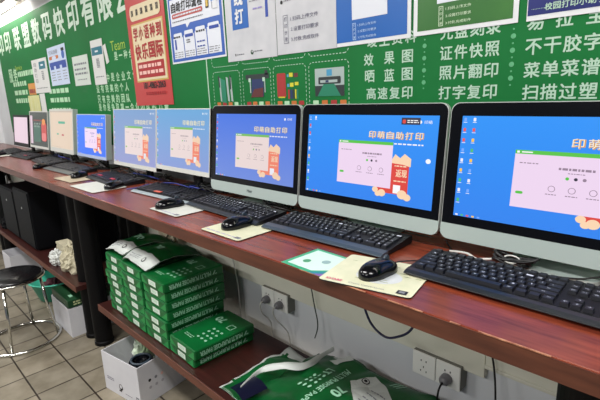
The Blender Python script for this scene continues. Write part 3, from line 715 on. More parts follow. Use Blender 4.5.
def mouse(cx, cy, rot, label, z=.0035, s=1.0):
    t = thing('computer_mouse', (cx, cy, DZ+z), label, 'computer mouse', None, math.radians(rot))
    L, W, H_ = .058*s, .033*s, .034*s; nr = 14; na = 28
    def top(x, y):
        e = 1-abs(y/L)**2.4-abs(x/W)**2.6
        return 0 if e <= 0 else e**.5
    def shell(scale, z0, zc):
        rg = []
        for j in range(nr+1):
            ph = (PI/2)*j/nr; rr = math.cos(ph); zz = math.sin(ph)
            ring = []
            for k in range(na):
                a = 2*PI*k/na; ca, sa = math.cos(a), math.sin(a)
                x = W*scale*math.copysign(abs(ca)**.85, ca)*rr**.75; y = L*scale*math.copysign(abs(sa)**.9, sa)*rr**.7
                waist = 1-.10*math.exp(-((y)/(.02))**2)
                ring.append((x*waist, y, z0+zc*zz*(1-.22*(y/L+.15)**2*(1 if y > 0 else .5))))
            rg.append(ring)
        return rg
    b = MB(); b.rings([[(p[0]*1.0, p[1], 0) for p in shell(1, 0, 0)[0]]]+shell(1, .008, H_-.008), BLACKP, True); b.build('shell', t, smooth=True)
    # button split and wheel
    b = MB(); pts = [(0, .012+.04*k/8, 0) for k in range(9)]
    pts = [(x, y, .009+(H_-.008)*max(0, 1-abs(y/L)**2.3)**.5*1.0*(1-.22*(y/L+.15)**2)) for x, y, _ in pts]
    b.tube(pts, .0008, SLATE, 6); b.build('button_gap', t)
    b = MB(); zc = .004+(H_-.008)*(1-abs(.03/L)**2.3)**.5
    b.rings([[(xx, .03+.009*math.cos(2*PI*k/16), zc+.003+.009*math.sin(2*PI*k/16)) for k in range(16)] for xx in (-.003, .003)], SLATE); b.build('scroll_wheel', t)
    b = MB(); poly(b, disc(0, 0, .006, 12), GREY, lambda a, c, d: (a, -.028+c, .0095+(H_-.008)*(1-abs(.028/L)**2.3)**.5*(1-.11*(-.33)**2)), 0)
    return t
mouse(-.574, .815, -4, 'glossy black mouse on the cream pad with pink lettering', s=.98)
mouse(-1.155, .848, 2, 'glossy black mouse on the cream pad left of the green flyer', s=1.05)
mouse(-1.59, .845, -10, 'black mouse on the pale pad in front of the pale blue screen')
mouse(-2.185, .875, 28, 'black mouse on the large pale pad')
mouse(-2.68, .885, 35, 'black mouse on the tan pad')
mouse(-3.33, .862, 40, 'black mouse lying on bare desk beside the keyboard with wide grey rim', 0)
mouse(-4.48, .872, 30, 'black mouse on the farthest pad')

# flyer
t = thing('flyer', (-.812, .724, DZ), 'small green and white flyer partly under the nearest mouse pad', 'flyer', None, math.radians(-2))
b = MB(); b.prism([(0, 0), (.165, 0), (.165, .135), (0, .135)], .0001, .0005, mat('green flyer print', (60, 165, 120), .4), fl); b.build('paper', t)
b = MB(); poly(b, [(.012, .012), (.10, .012), (.155, .06), (.155, .125), (.012, .125)], mat('mint white', (205, 230, 218), .5), fl, .0008); poly(b, [(.115, 0), (.165, 0), (.165, .035)], mat('violet print', (130, 90, 160), .4), fl, .0009)
poly(b, [(.095, 0), (.115, 0), (.165, .037), (.165, .055)], mat('teal stripe', (40, 130, 140), .4), fl, .0009)
poly(b, disc(.045, .05, .011), mat('green seal', (80, 150, 110), .5), fl, .0011); poly(b, disc(.09, .075, .012), mat('grey seal', (140, 170, 170), .5), fl, .0011); b.build('print', t)

# ------------------------------------------------------------------ cables
def cable(pts, r, m, label, group=None, sub=7, name='cable', cat='cable'):
    b = MB(); b.tube(smooth_pts(pts, sub), r, m, 8); o = b.build(name, smooth=True); return tag(o, label, cat, group)
CB = mat('black cable', (12, 12, 14), .4); CBL = mat('blue cable', (34, 48, 130), .4); CW = mat('white cable', (205, 205, 200), .45); CN = mat('dark navy cable', (24, 26, 66), .4)
D0 = DZ+.003
cable([(-.57, .87, D0+.012), (-.555, .91, D0+.008), (-.53, .965, D0), (-.545, 1.0, D0+.002), (-.52, 1.06, D0), (-.56, 1.12, D0)], .0017, CB, 'thin black mouse cable running back from the nearest mouse')
cable([(-1.14, .915, D0+.012), (-1.13, .95, D0+.03), (-1.20, 1.02, D0+.03), (-1.17, 1.08, D0), (-1.2, 1.15, D0)], .0017, CB, 'thin black mouse cable over the keyboard below the badged computer')
cable([(-1.62, .905, D0+.006), (-1.60, .97, D0+.03), (-1.56, 1.05, D0), (-1.52, 1.13, D0)], .0017, CB, 'thin black mouse cable beside the keyboard with the orange sticker')
cable([(-2.22, .93, D0+.006), (-2.18, 1.0, D0+.03), (-2.1, 1.06, D0+.004), (-2.0, 1.12, D0)], .0017, CB, 'thin black cable from the mouse on the large pale pad')
cable([(-2.08, .89, D0+.002), (-2.05, .93, D0+.006), (-2.06, 1.0, D0+.01), (-1.95, 1.055, D0+.02), (-1.85, 1.075, D0+.012), (-1.75, 1.06, D0+.012), (-1.62, 1.08, D0+.004)], .003, CBL, 'thick blue cable looped over the keyboard with the orange sticker')
cable([(-1.85, 1.075, D0+.004), (-1.78, 1.055, D0+.012), (-1.70, 1.075, D0+.004), (-1.74, 1.12, D0+.004), (-1.83, 1.11, D0+.01), (-1.80, 1.07, D0+.018), (-1.68, 1.09, D0+.01)], .0035, CBL, 'loose blue cable coil below the pale blue screen')
cable([(-1.95, 1.1, D0), (-1.85, 1.13, D0+.01), (-1.74, 1.10, D0+.002), (-1.64, 1.13, D0+.004), (-1.58, 1.18, D0)], .004, CB, 'black cable lying behind the blue coil')
cable([(-2.5, 1.10, D0), (-2.4, 1.08, D0+.02), (-2.3, 1.11, D0+.01), (-2.2, 1.08, D0+.02), (-2.1, 1.12, D0)], .004, CBL, 'blue cable behind the keyboard with pink red markings')
cable([(-2.95, 1.09, D0), (-2.8, 1.11, D0+.02), (-2.7, 1.08, D0+.008), (-2.6, 1.10, D0+.02), (-2.45, 1.13, D0)], .0045, CB, 'black cable behind the keyboard with wide grey rim')
cable([(-3.9, 1.08, D0), (-3.75, 1.11, D0+.03), (-3.6, 1.07, D0+.03), (-3.48, 1.1, D0+.015), (-3.36, 1.08, D0)], .005, CBL, 'blue cable under the beige screen')
cable([(-3.7, 1.12, D0), (-3.55, 1.09, D0+.03), (-3.4, 1.12, D0+.02), (-3.25, 1.09, D0+.02), (-3.1, 1.12, D0)], .005, CB, 'black cable under the beige screen')
cable([(-1.42, 1.07, D0), (-1.36, 1.055, D0+.012), (-1.30, 1.075, D0+.006), (-1.20, 1.065, D0+.012), (-1.1, 1.09, D0)], .0035, CB, 'black cable behind the keyboard with dark slate rim')
cable([(-1.12, 1.045, D0+.004), (-1.05, 1.08, D0+.012), (-.98, 1.07, D0+.004), (-.93, 1.10, D0+.014), (-.86, 1.09, D0+.004)], .003, CB, 'black cable behind the keyboard with the blue grey wrist rest')
# black tangles behind the far keyboards
for k, (x, y, lab) in enumerate(((-1.70, 1.09, 'tangled black cables beneath the right end of the pale blue screen'), (-2.12, 1.10, 'tangled black cables between the pale blue and lavender screens'), (-2.45, 1.09, 'tangled black cables beneath the left end of the lavender screen'), (-2.85, 1.09, 'tangled black cables beneath the deep blue screen'), (-3.30, 1.08, 'tangled black cables right of the beige screen foot'), (-3.75, 1.08, 'tangled black cables between the beige and the dark screen'), (-1.22, 1.09, 'tangled black cables behind the keyboard with dark slate rim'))):
    r = random.Random(40+k); pts = []
    for j in range(15): pts.append((x+.13*(r.random()-.5)*1.6, y+.05*(r.random()-.5), D0+.006+.05*r.random()*(1 if j % 2 else .2)))
    cable(pts, .003, CB, lab, None, 5, 'cable_tangle', 'cable tangle')
# black cable bundle with a white tie behind the nearest keyboard
b = MB()
for k in range(5):
    a0 = k*1.1; b.tube([(-.365+(.036+.003*k)*math.cos(2*PI*j/20+a0)+.004*k, 1.045+(.016)*math.sin(2*PI*j/20+a0), D0+.012+.004*k+.006*math.sin(4*PI*j/20+k)) for j in range(20)], .0036, CB, 8, True)
o = thing('cable_coil', (0, 0, 0), 'coiled black cable with a white twist behind the nearest keyboard', 'cable coil')
b.build('black_coil', o, smooth=True)
b = MB(); b.tube([(-.355+.018*math.cos(2*PI*j/16), 1.035+.009*math.sin(2*PI*j/16), D0+.024+.006*math.sin(2*PI*j/16)) for j in range(16)], .0018, CW, 8, True); b.build('white_tie', o, smooth=True)
cable([(-.345, 1.03, D0+.004), (-.29, 1.045, D0), (-.22, 1.05, D0+.008), (-.17, 1.06, D0+.02), (-.12, 1.03, D0+.004), (-.10, 1.01, D0)], .002, CB, 'thin black cable arching right of the coiled cable')
cable([(-.52, 1.06, D0), (-.47, 1.05, D0+.008), (-.44, 1.045, D0+.002), (-.40, 1.05, D0+.01)], .003, CW, 'short white cable left of the coiled cable')
# hanging under the desk
cable([(-.80, 1.0, .897), (-.775, 1.0, .79), (-.748, 1.0, .713), (-.722, 1.0, .675), (-.679, 1.0, .657), (-.638, 1.0, .672), (-.594, 1.0, .711), (-.565, 1.0, .79), (-.54, 1.0, .897)], .0036, CN, 'dark navy cable hanging in a loop below the desk front')
cable([(-1.74, 1.195, .895), (-1.72, 1.19, .75), (-1.68, 1.19, .6), (-1.665, 1.2, .42), (-1.67, 1.2, .12)], .0035, CW, 'white cable hanging down the wall beside the ream stacks')
cable([(-1.19, 1.195, .895), (-1.18, 1.19, .72), (-1.15, 1.19, .55), (-1.135, 1.195, .45), (-1.13, 1.17, .40)], .0026, mat('grey cable', (60, 70, 66), .5), 'thin dark cable hanging down to the green wrappers')
cable([(-.475, 1.185, .895), (-.465, 1.18, .72), (-.43, 1.18, .58), (-.41, 1.16, .45), (-.40, 1.12, .34)], .003, CB, 'black cable hanging right of the double socket')
cable([(-2.0, 1.19, .895), (-2.05, 1.18, .80), (-2.2, 1.17, .74), (-2.27, 1.17, .69)], .0028, CB, 'black cable hanging above the left ream stack')
# ------------------------------------------------------------------ wall sockets
def socket(x0, x1, label, plugs):
    t = thing('power_socket', ((x0+x1)/2, 1.24, .435), label, 'power socket'); h = (x1-x0)/2
    b = MB(); b.box((-h, -.04, .0), (h, 0, .083), mat('grey socket box', (120, 120, 112), .5)); b.build('back_box', t, bevel=.002)
    for s in (-1, 1):
        b = MB(); c = s*h/2; b.box((c-h/2+.001, -.048, .0), (c+h/2-.001, -.0405, .083), SOCK); pl = b.build('face_plate', t, bevel=.003)
        b = MB()
        for dx, dz, w, g in ((-.009, .057, .0035, .006), (.009, .057, .0035, .006), (0, .035, .003, .007), (-.010, .020, .003, .006), (.010, .020, .003, .006)):
            b.box((c+dx-w/2, -.0486, dz-g/2), (c+dx+w/2, -.0478, dz+g/2), DARK)
        b.build('socket_holes', pl)
    return t
s1 = socket(-1.48, -1.31, 'white double wall socket with two plugs, right of the ream stacks', 2)
s2 = socket(-.70, -.532, 'white double wall socket with one plug, under the desk at right', 1)
def plug(x, z, m, label, pts, cm):
    t = thing('power_plug', (x, 1.190, z), label, 'plug')
    b = MB(); b.rings([[(sx*r1, -y, sz*r1*.9) for sx, sz in disc(0, 0, 1, 14)] for r1, y in ((.019, -.001), (.019, .006), (.017, .02), (.010, .03))], m); b.build('plug_body', t, smooth=True)
    b = MB(); b.tube(smooth_pts(pts, 6), .0032, cm, 8); b.build('cord', t, smooth=True)
GP = mat('grey plug', (120, 120, 124), .4)
plug(-1.437, .468, GP, 'grey plug in the left half of the socket nearer the reams', [(0, -.028, 0), (0, -.045, -.012), (-.005, -.03, -.06), (-.01, .02, -.13), (-.01, .022, -.26)], CW)
plug(-1.352, .468, GP, 'grey plug in the right half of the socket nearer the reams', [(0, -.028, 0), (0, -.045, -.012), (.002, -.03, -.06), (.02, .02, -.14), (.03, .022, -.26)], CW)
plug(-.575, .468, GP, 'grey plug in the right-hand wall socket', [(0, -.028, 0), (0, -.05, -.014), (-.004, -.05, -.05), (-.012, -.03, -.09), (-.02, -.05, -.12), (-.08, -.09, -.148)], CB)
t = thing('power_adapter', (-.42, 1.08, SZ+.0005), 'black power adapter on the shelf beneath the right-hand socket', 'adapter'); b = MB(); b.box((-.05, -.03, 0), (.05, .03, .04), BLACKM); b.build('body', t, bevel=.006)
b = MB(); b.box((-.02, -.02, .0401), (.02, .02, .0406), GREY); b.build('rating_label', t)

# ------------------------------------------------------------------ reams of paper
RW, RD, RH = .197, .297, .0443
def make_ream(loc, label):
    t = thing('paper_ream', loc, label, 'paper ream', 'green paper reams on the shelf')
    b = MB(); b.box((-RW/2, 0, .0004), (RW/2, RD, RH-.0004), REAMG); b.build('wrapped_block', t, bevel=.006, segs=2)
    b = MB(); quad(b, -.030, .011, .032, .035, mat('white ream label', (212, 226, 214), .5), lambda a, c, d: (a, -d, c), .0006)
    lines(b, -.02, .022, [.028, .023, .018], .002, mat('faint label ink', (150, 185, 160), .5), lambda a, c, d: (a, -d, c), .0010, 2, .012); b.build('end_label', t)
    b = MB()      # folded wrapper ends
    fe = lambda a, c, d: (a, -d, c)
    poly(b, [(.045, .006), (.094, .006), (.094, .041)], mat('wrapper fold green', (20, 138, 68), .3), fe, .0007); poly(b, [(-.045, .006), (-.094, .006), (-.094, .041)], mat('wrapper fold green', (20, 138, 68), .3), fe, .0007); b.build('end_fold', t)
    b = MB(); fx = lambda a, c, d: (RW/2+d, a, c)
    text(b, 'MULTI PURPOSE PAPER', .128, .021, .205, .0195, REAMT, fx, .0006, .03, rot180=True)
    poly(b, [(.238, .012), (.25, .03), (.256, .03), (.246, .012)], REAMT, fx, .0006); poly(b, [(.25, .012), (.262, .012), (.262, .016), (.25, .016)], REAMT, fx, .0006)
    b.build('side_lettering', t)
    b = MB(); ft = lambda a, c, d: (a, c, RH+d-.0002)
    for i in range(3):
        for j in range(4):
            poly(b, disc(.062-.028*i, .075+.026*j, .0075, 10, .006), REAMT, ft, .0006)
    for q in ((.035, .19, .07, .194), (.035, .222, .07, .226), (.035, .19, .039, .226), (.066, .19, .07, .226)): quad(b, *q, REAMT, ft, .0006)
    text(b, '70', -.04, .22, .05, .035, REAMT, ft, .0006, .03, rot180=True); lines(b, -.06, .0, [.06, .05], .004, REAMT, ft, .0006, 4, .015)
    b.build('top_print', t)
    return t
names = {0: 'farthest tall stack, against the black legs', 1: 'middle tall stack', 2: 'nearest tall stack'}
proto = None
cols = [(-2.143, .793), (-1.941, .79), (-1.739, .788)]
for ci, (x, y) in enumerate(cols):
    for k in range(7):
        lab = 'green ream, %s from the top of the %s' % (['topmost', 'second', 'third', 'fourth', 'fifth', 'sixth', 'lowest'][6-k], names[ci])
        if k == 6: lab = 'green ream, topmost of the %s' % names[ci]
        if k == 0: lab = 'green ream, lowest of the %s' % names[ci]
        r = random.Random(ci*10+k); lx = x+.01*(r.random()-.5)+(.022*(k/6) if ci == 2 else .01*k/6); ly = y+.012*r.random()
        loc = (lx, ly, SZ+.0005+k*RH); rz = .012*(r.random()-.5)
        if proto is None: proto = make_ream(loc, lab); proto.rotation_euler.z = rz
        else: copy_tree(proto, None, loc, rz, lab)
copy_tree(proto, None, (-1.534, .797, SZ+.0005), math.radians(-1.5), 'green ream, lower of the low pair beside the tall stacks')
copy_tree(proto, None, (-1.513, .790, SZ+.0005+RH), math.radians(-1), 'green ream, upper of the low pair, face print in plain view')

# ------------------------------------------------------------------ empty ream wrappers: crumpled printed sheets
WG = mat('crumpled green wrapper', (6, 92, 42), .35, rgb2=(4, 70, 30), nscale=10)
WW = mat('wrapper white side', (196, 202, 198), .4); WN = mat('wrapper inside navy', (12, 16, 42), .35)
def wrapper(name, origin, ex, ey, base, label, seed, border=(.05, .05, 0, .05), prints=None, amp=.012, nx=36, ny=28, hfun=None, group='empty green wrappers on the shelf', cat='paper wrapper'):
    """crumpled sheet spanned by ex, ey (2D vectors); base height + folds"""
    t = thing(name, origin, label, cat, group)
    ex = Vector(ex); ey = Vector(ey); lx, ly = ex.length, ey.length
    def hh(u, v):
        p = Vector((u*lx*7+seed, v*ly*7, seed*.37)); q = Vector((u*lx*16, v*ly*16+seed, 1.3))
        ridge = abs(noise.noise(p))*1.4
        z = ridge*amp*1.6+abs(noise.noise(q))*amp*.5
        return base+z+(hfun(u, v) if hfun else 0)
    def S_(u, v, d=0):
        wob = noise.noise(Vector((u*5, v*5, seed)))*.012; wob2 = noise.noise(Vector((u*5+9, v*5, seed)))*.012
        p = ex*u+ey*v
        return (p.x+wob, p.y+wob2, hh(min(max(u, 0), 1), min(max(v, 0), 1))+d)
    b = MB(); vs = []; fs = []; ms = []
    for j in range(ny+1):
        for i in range(nx+1): vs.append(S_(i/nx, j/ny))
    o = len(vs); vs += [(x, y, z-.0012) for x, y, z in vs]
    n1 = nx+1
    top = [[], []]
    for j in range(ny):
        for i in range(nx):
            a = j*n1+i; u, v = (i+.5)/nx, (j+.5)/ny
            e_ = .03*noise.noise(Vector((u*9, v*9, seed+4)))
            w_ = u < border[0]+e_ or u > 1-border[1]+e_ or v < border[2]+e_ or v > 1-border[3]+e_
            top[1 if w_ else 0].append((a, a+1, a+n1+1, a+n1)); fs.append((o+a, o+a+n1, o+a+n1+1, o+a+1))
    for i in range(nx): fs.append((i, o+i, o+i+1, i+1)); a = ny*n1+i; fs.append((a, a+1, o+a+1, o+a))
    for j in range(ny): a = j*n1; fs.append((a, a+n1, o+a+n1, o+a)); a = j*n1+nx; fs.append((a, o+a, o+a+n1, a+n1))
    b.v = vs; 
    for lst, m in ((top[0], WG), (top[1], WW), (fs, WW)):
        k = b.mi(m); b.f += lst; b.i += [k]*len(lst)
    b.build('sheet', t, smooth=True)
    if prints:
        b = MB(); F = lambda a, c, d=0: S_(a/lx, c/ly, d+.0018); prints(b, F, lx, ly); b.build('printing', t)
    return t
def prA(b, F, lx, ly):
    text(b, '70', .38*lx, .22*ly, .06, .04, REAMT, F, 0, .03)
def band(b, F, pts, m=None): 
    # narrow strips follow the folds
    n = 24
    (x0, y0), (x1, y1), w0 = pts
    vs = []; fs = []
    d = Vector((x1-x0, y1-y0)); nn = Vector((-d.y, d.x)).normalized()
    for k in range(n+1):
        c = Vector((x0, y0))+d*k/n
        for s in range(7): q = c+nn*w0*(s/6-.5); vs.append((q.x, q.y, .0012))
    for k in range(n):
        for s in range(6): a = k*7+s; fs.append((a, a+7, a+8, a+1))
    b.add(vs, fs, m or WW, F)
BX, BY = -1.13, .772           # near left corner of the large wrapper
def prBig(b, F, lx, ly):
    P = lambda a, c, d=0: F(a-BX, c-BY, d)                 # by place on the shelf
    Q = lambda a, c, d=0: P(-.925+c, .985-a, d)            # reading toward the aisle, letter tops to the right
    text(b, 'MULTI PURPOSE PAPER', 0, 0, .235, .024, REAMT, Q, .001, .02)
    for i in range(4):
        for j in range(3): poly(b, disc(.045-.026*i, -.042-.02*j, .007, 10, .005), REAMT, Q, .001)
    text(b, 'LT', -.065, -.05, .035, .03, REAMT, Q, .001, .02)
    text(b, '70', .005, .058, .05, .042, REAMT, Q, .001, .03)
    def patch(p0, p1, p2, p3, m, d, n=14):
        vs = []; fs = []
        for j in range(n+1):
            for i in range(n+1):
                u, v = i/n, j/n
                x = (p0[0]*(1-u)+p1[0]*u)*(1-v)+(p3[0]*(1-u)+p2[0]*u)*v; y = (p0[1]*(1-u)+p1[1]*u)*(1-v)+(p3[1]*(1-u)+p2[1]*u)*v
                vs.append((x, y, d))
        for j in range(n):
            for i in range(n): k = j*(n+1)+i; fs.append((k, k+1, k+n+2, k+n+1))
        b.add(vs, fs, m, P)
    patch((-.885, 1.055), (-.79, .97), (-.70, 1.06), (-.83, 1.135), WW, .001)
    poly(b, disc(-.845, 1.085, .014, 18), DARK, P, .0022); poly(b, disc(-.845, 1.085, .0105, 18), WW, P, .0026); poly(b, disc(-.845, 1.085, .006, 12), DARK, P, .003)
    lines(b, -.80, -.74, [1.00, 1.02, 1.04, 1.06], .004, GREY, P, .0022, 6, .012)
    for k in range(0): patch((-.825+.0+.017*k, 1.05-.004*k), (-.81+.012*k, 1.035-.004*k), (-.775+.01*k, 1.065-.004*k), (-.79+.01*k, 1.08-.004*k), mat('faint ink', (120, 130, 128), .5), .0022, 2) if k % 2 else None
    for k in range(3): patch((-.775+.012*k, 1.12), (-.77+.012*k, 1.12), (-.755+.012*k, 1.155), (-.76+.012*k, 1.155), REAMT, .001, 3)
    patch((-1.03, 1.115), (-.985, 1.105), (-.95, 1.15), (-.99, 1.17), WW, .001)
wrapper('paper_wrapper', (-1.262, .79, SZ+.0005), (.40, .0), (.015, .345), .004, 'crumpled green wrapper with white rim, lying lowest beside the low ream pair', 3, (.03, .0, 0, .1), None, .018)
def hb(u, v): return .035*min(1, u*4)*min(1, (1-u)*5+.3)+.015*v
bt = wrapper('paper_wrapper', (BX, BY, SZ+.012), (.60, .01), (.03, .385), .012, 'large crumpled green wrapper with a white band and the number 70, nearest the camera', 11, (.0, .0, 0, .0), prBig, .016, 48, 34, hb)
# its turned-up white rim
b = MB(); path = smooth_pts([(.0, .02, .05), (-.035, .14, .045), (.03, .19, .07), (.085, .25, .065), (.085, .34, .06), (.09, .41, .062)], 8); vs = []; fs = []
for k, p in enumerate(path):
    w_ = .008+.016*math.sin(PI*k/(len(path)-1))**2+.003*math.sin(k*.7)
    for j in range(5): vs.append((p.x+w_*(j/2-1)*.8, p.y-w_*(j/2-1)*.5, p.z+.012*math.sin(PI*j/4)))
n_ = len(vs); vs += [(x, y, z-.0015) for x, y, z in vs]
for k in range(len(path)-1):
    for j in range(4): a = k*5+j; fs += [(a, a+5, a+6, a+1), (n_+a, n_+a+1, n_+a+6, n_+a+5)]
b.add(vs, fs, WW); b.build('folded_rim', bt, smooth=True)
t = thing('paper_wrapper', (-1.15, .775, SZ+.03), 'small navy wrapper flap in front of the large green wrapper', 'paper wrapper', 'empty green wrappers on the shelf')
b = MB(); vs = []; fs = []
for j in range(9):
    for i in range(13):
        u, v = i/12, j/8; vs.append((-.02+.10*u+.01*v, .10*v-.02*u, .028+.015*math.sin(u*PI*.8)))
n0 = len(vs); vs += [(x, y, z-.001) for x, y, z in vs]
for j in range(8):
    for i in range(12): a = j*13+i; fs += [(a, a+1, a+14, a+13), (n0+a, n0+a+13, n0+a+14, n0+a+1)]
b.add(vs, fs, WN); b.build('flap', t, smooth=True)
# wrappers on top of the tall stacks
TS = SZ+.0005+7*RH
def prT(b, F, lx, ly):
    band(b, F, ((.0, .03), (lx, .03), .075)); poly(b, disc(lx*.72, .028, .012, 16), DARK, F, .003); poly(b, disc(lx*.72, .028, .008, 16), WW, F, .0034)
    lines(b, .03, lx*.55, [.04, .03, .02], .003, GREY, F, .0026, 6, .012); text(b, '70', lx*.5, .13, .055, .035, REAMT, F, .0015, .03)
def ht(u, v): return .03*math.sin(v*PI)+.02*math.sin(u*PI)
wrapper('paper_wrapper', (-2.235, .815, TS+.001), (.205, 0), (.01, .27), .003, 'green and white wrapper on the tall stack against the black legs', 21, (0, 0, .0, 0), prT, .012, 26, 24, ht)
wrapper('paper_wrapper', (-2.03, .805, TS+.001), (.24, .0), (.015, .28), .003, 'green and white wrapper on the middle tall stack', 27, (0, 0, .0, 0), prT, .012, 26, 24, ht)

# crumpled bags and papers
def lump(name, c, r, m, label, cat, seed, flat=1.0, group=None, amp=.45):
    b = MB(); n, k_ = 26, 18; rg = []
    for j in range(k_+1):
        ph = -PI/2+PI*j/k_; ring = []
        for k in range(n):
            a = 2*PI*k/n; d = Vector((math.cos(a)*math.cos(ph), math.sin(a)*math.cos(ph), math.sin(ph)))
            q = 1+amp*(abs(noise.noise(d*2.2+Vector((seed, 0, 0))))*1.6-.4)+.1*noise.noise(d*7+Vector((0, seed, 0)))
            p = Vector((d.x*r[0], d.y*r[1], d.z*r[2]))*q; p.z = max(p.z, -r[2]*.72)
            ring.append((p.x, p.y, p.z+r[2]*.72))
        rg.append(ring)
    b.rings(rg, m); o = b.build(name, smooth=False, loc=c); return tag(o, label, cat, group)
CRP = mat('crumpled cream paper', (202, 196, 170), .6, rgb2=(180, 172, 146), nscale=12); PLB = mat('pale plastic bag', (205, 208, 204), .3)
lump('plastic_bag', (-2.19, 1.13, TS-.06), (.075, .04, .085), CRP, 'crumpled cream paper bag behind the farthest tall ream stack', 'bag', 4)
lump('crumpled_paper', (-2.955, .855, SZ+.001), (.10, .06, .10), CRP, 'large crumpled cream paper on the shelf left of the black legs', 'paper', 9)
lump('plastic_bag', (-3.17, .825, SZ+.001), (.08, .04, .055), PLB, 'pale crumpled plastic bag at the foot of the cream paper', 'bag', 14)
t = thing('paper_stack', (-3.22, .91, SZ+.001), 'flat stack of cream paper sheets on the shelf behind the crumpled paper', 'paper stack')
for k in range(6):
    b = MB(); b.box((-.15+.01*math.sin(k*2), -.02, .001+k*.016), (.13+.008*math.cos(k*3), .06, .016+k*.016), CRP); b.build('sheet_bundle', t)
# black cases on the shelf
CASEM = mat('black case plastic', (2, 3, 8), .6, spec=.2)
for k, (x0, x1, lab) in enumerate(((-4.40, -3.98, 'black computer case on the shelf, farthest of three'), (-3.95, -3.55, 'black computer case on the shelf, middle of three'), (-3.50, -2.95, 'wide black computer case with a white tag, nearest of three'))):
    t = thing('computer_case', ((x0+x1)/2, .97 if k < 2 else 1.145, SZ+.0005), lab, 'computer case', 'black computer cases'); h = (x1-x0)/2
    b = MB(); b.box((-h, -.16, .012), (h, .17 if k < 2 else .012, .40+.04*k), CASEM); b.build('case', t, bevel=.006)
    b = MB(); b.box((-h+.01, -.166, .02), (h-.01, -.1605, .39+.04*k), CASEM)
    b.build('front_panel', t)
    for sx in (-1, 1):
        b = MB(); b.box((sx*(h-.03)-.015, -.14, 0), (sx*(h-.03)+.015, .14 if k < 2 else .0, .0125), BLACKM); b.build('foot', t)
    b = MB(); b.lathe([(.008, 0), (.008, .003)], (0, 0, 0), SILVD, 12); o = b.build('power_button', t); o.location = (0, -.1665, .3); o.rotation_euler.x = PI/2
    if k == 2:
        b = MB(); b.prism([(h-.17, .28), (h-.09, .30), (h-.05, .40), (h-.12, .39)], .0, .0015, WHITE, lambda a, c, d: (a, -.167-d, c)); b.build('white_tag', t)
lump('black_bag', (-4.48, .84, SZ+.001), (.06, .05, .06), CASEM, 'black bag slumped on the shelf at the far left', 'bag', 31)
lump('plastic_bag', (-5.0, .95, SZ+.001), (.13, .12, .22), PLB, 'white plastic bag standing at the far left under the desk', 'bag', 37)

# ------------------------------------------------------------------ cartons on the floor
def carton(x0, y0, x1, y1, ht, label, rz=0):
    """x0, y0 is the near left corner, about which the carton is turned"""
    t = thing('carton', (x0, y0, FZ), label, 'box', None, rz); w = (x1-x0); d = y1-y0; th = .004
    b = MB(); b.box((0, 0, .001), (w, th, ht), CARD); b.box((0, d-th, .001), (w, d, ht), CARD); b.box((0, th, .001), (th, d-th, ht), CARD); b.box((w-th, th, .001), (w, d-th, ht), CARD); b.box((th, th, .001), (w-th, d-th, .006), CARD)
    b.build('walls', t)
    return t, w, d
INK = mat('carton violet grey ink', (90, 86, 110), .5); KR = mat('carton brown inside edge', (150, 130, 110), .7)
t, w, d = carton(-2.146, .685, -1.853, .985, .212, 'open white carton holding a green and white bag, nearest box on floor', math.radians(9.5))
b = MB(); F = lambda a, c, e_=0: (w/2+a*.8, -.0006-e_, c-.02)
lines(b, -.15, -.08, [.10, .09], .004, INK, F, 0, 5, .02)
poly(b, disc(-.01, .075, .02, 12, .017), DARK, F); poly(b, disc(-.01, .079, .013, 12, .010), CARD, F, .0006); quad(b, -.03, .05, -.005, .058, DARK, F, .0004)
lines(b, .03, .10, [.052], .003, INK, F, 0, 6, .02); quad(b, .14, .035, .17, .07, GREY, F); quad(b, .146, .042, .164, .062, CARD, F, .0006)
b.build('front_marks', t)
b = MB(); F = lambda a, c, e_=0: (w+.0006+e_, a, c)
for i in range(3):
    for j in range(2):
        poly(b, disc(.06+.035*i, .08+.038*j, .008, 10), (PK, DARK, GREY)[(i+j) % 3] if j else mat('light ink', (170, 168, 176), .5), F)
b.build('side_marks', t)
# bag of something green and white inside, with a black cable reel
lump('plastic_bag', (-2.06, .86, FZ+.06), (.05, .05, .11), mat('green and white bag', (150, 200, 110), .35, rgb2=(225, 230, 225), nscale=7), 'green and white plastic bag standing in the nearest open carton', 'bag', 44, amp=.25)
t = thing('cable_reel', (-1.955, .80, FZ+.12), 'black round cable reel lying in the nearest open carton', 'cable reel')
b = MB(); b.lathe([(.02, .0), (.055, .0), (.06, .01), (.06, .055), (.055, .065), (.035, .066), (.03, .055), (.02, .055)], (0, 0, 0), BLACKP, 28); b.build('reel', t)
b = MB(); b.tube([(.046*math.cos(2*PI*k/24), .046*math.sin(2*PI*k/24), .07) for k in range(24)], .006, SLATE, 8, True); b.build('wound_cable', t, smooth=True)
lump('plastic_bag', (-1.98, .84, FZ+.008), (.09, .08, .05), PLB, 'pale crumpled bag beneath the cable reel in the nearest carton', 'bag', 46, amp=.2)
t, w, d = carton(-3.12, .743, -2.797, 1.03, .19, 'white carton with a small violet logo, standing beyond the black legs')
b = MB(); F = lambda a, c, e_=0: (w+.0006+e_, a, c)
poly(b, [(.10, .05), (.13, .09), (.14, .085), (.12, .05)], INK, F); lines(b, .08, .19, [.04], .007, INK, F, 0, 5, .03); lines(b, .15, .2, [.09], .006, INK, F, 0, 7, .02); b.build('side_marks', t)
DG = mat('dark green carton print', (24, 66, 38), .4)
t = thing('paper_box', (-2.962, .75, FZ+.1905), 'dark green paper box with pale lettering lying on the white carton with violet logo', 'box')
b = MB(); b.box((-.155, 0, .0005), (.155, .25, .048), DG); b.build('box', t, bevel=.003)
b = MB(); F = lambda a, c, e_=0: (.1556+e_, a, c); lines(b, .03, .2, [.033, .017], .009, mat('pale yellow print', (190, 200, 150), .5), F, 0, 8, .02); b.build('lettering', t)
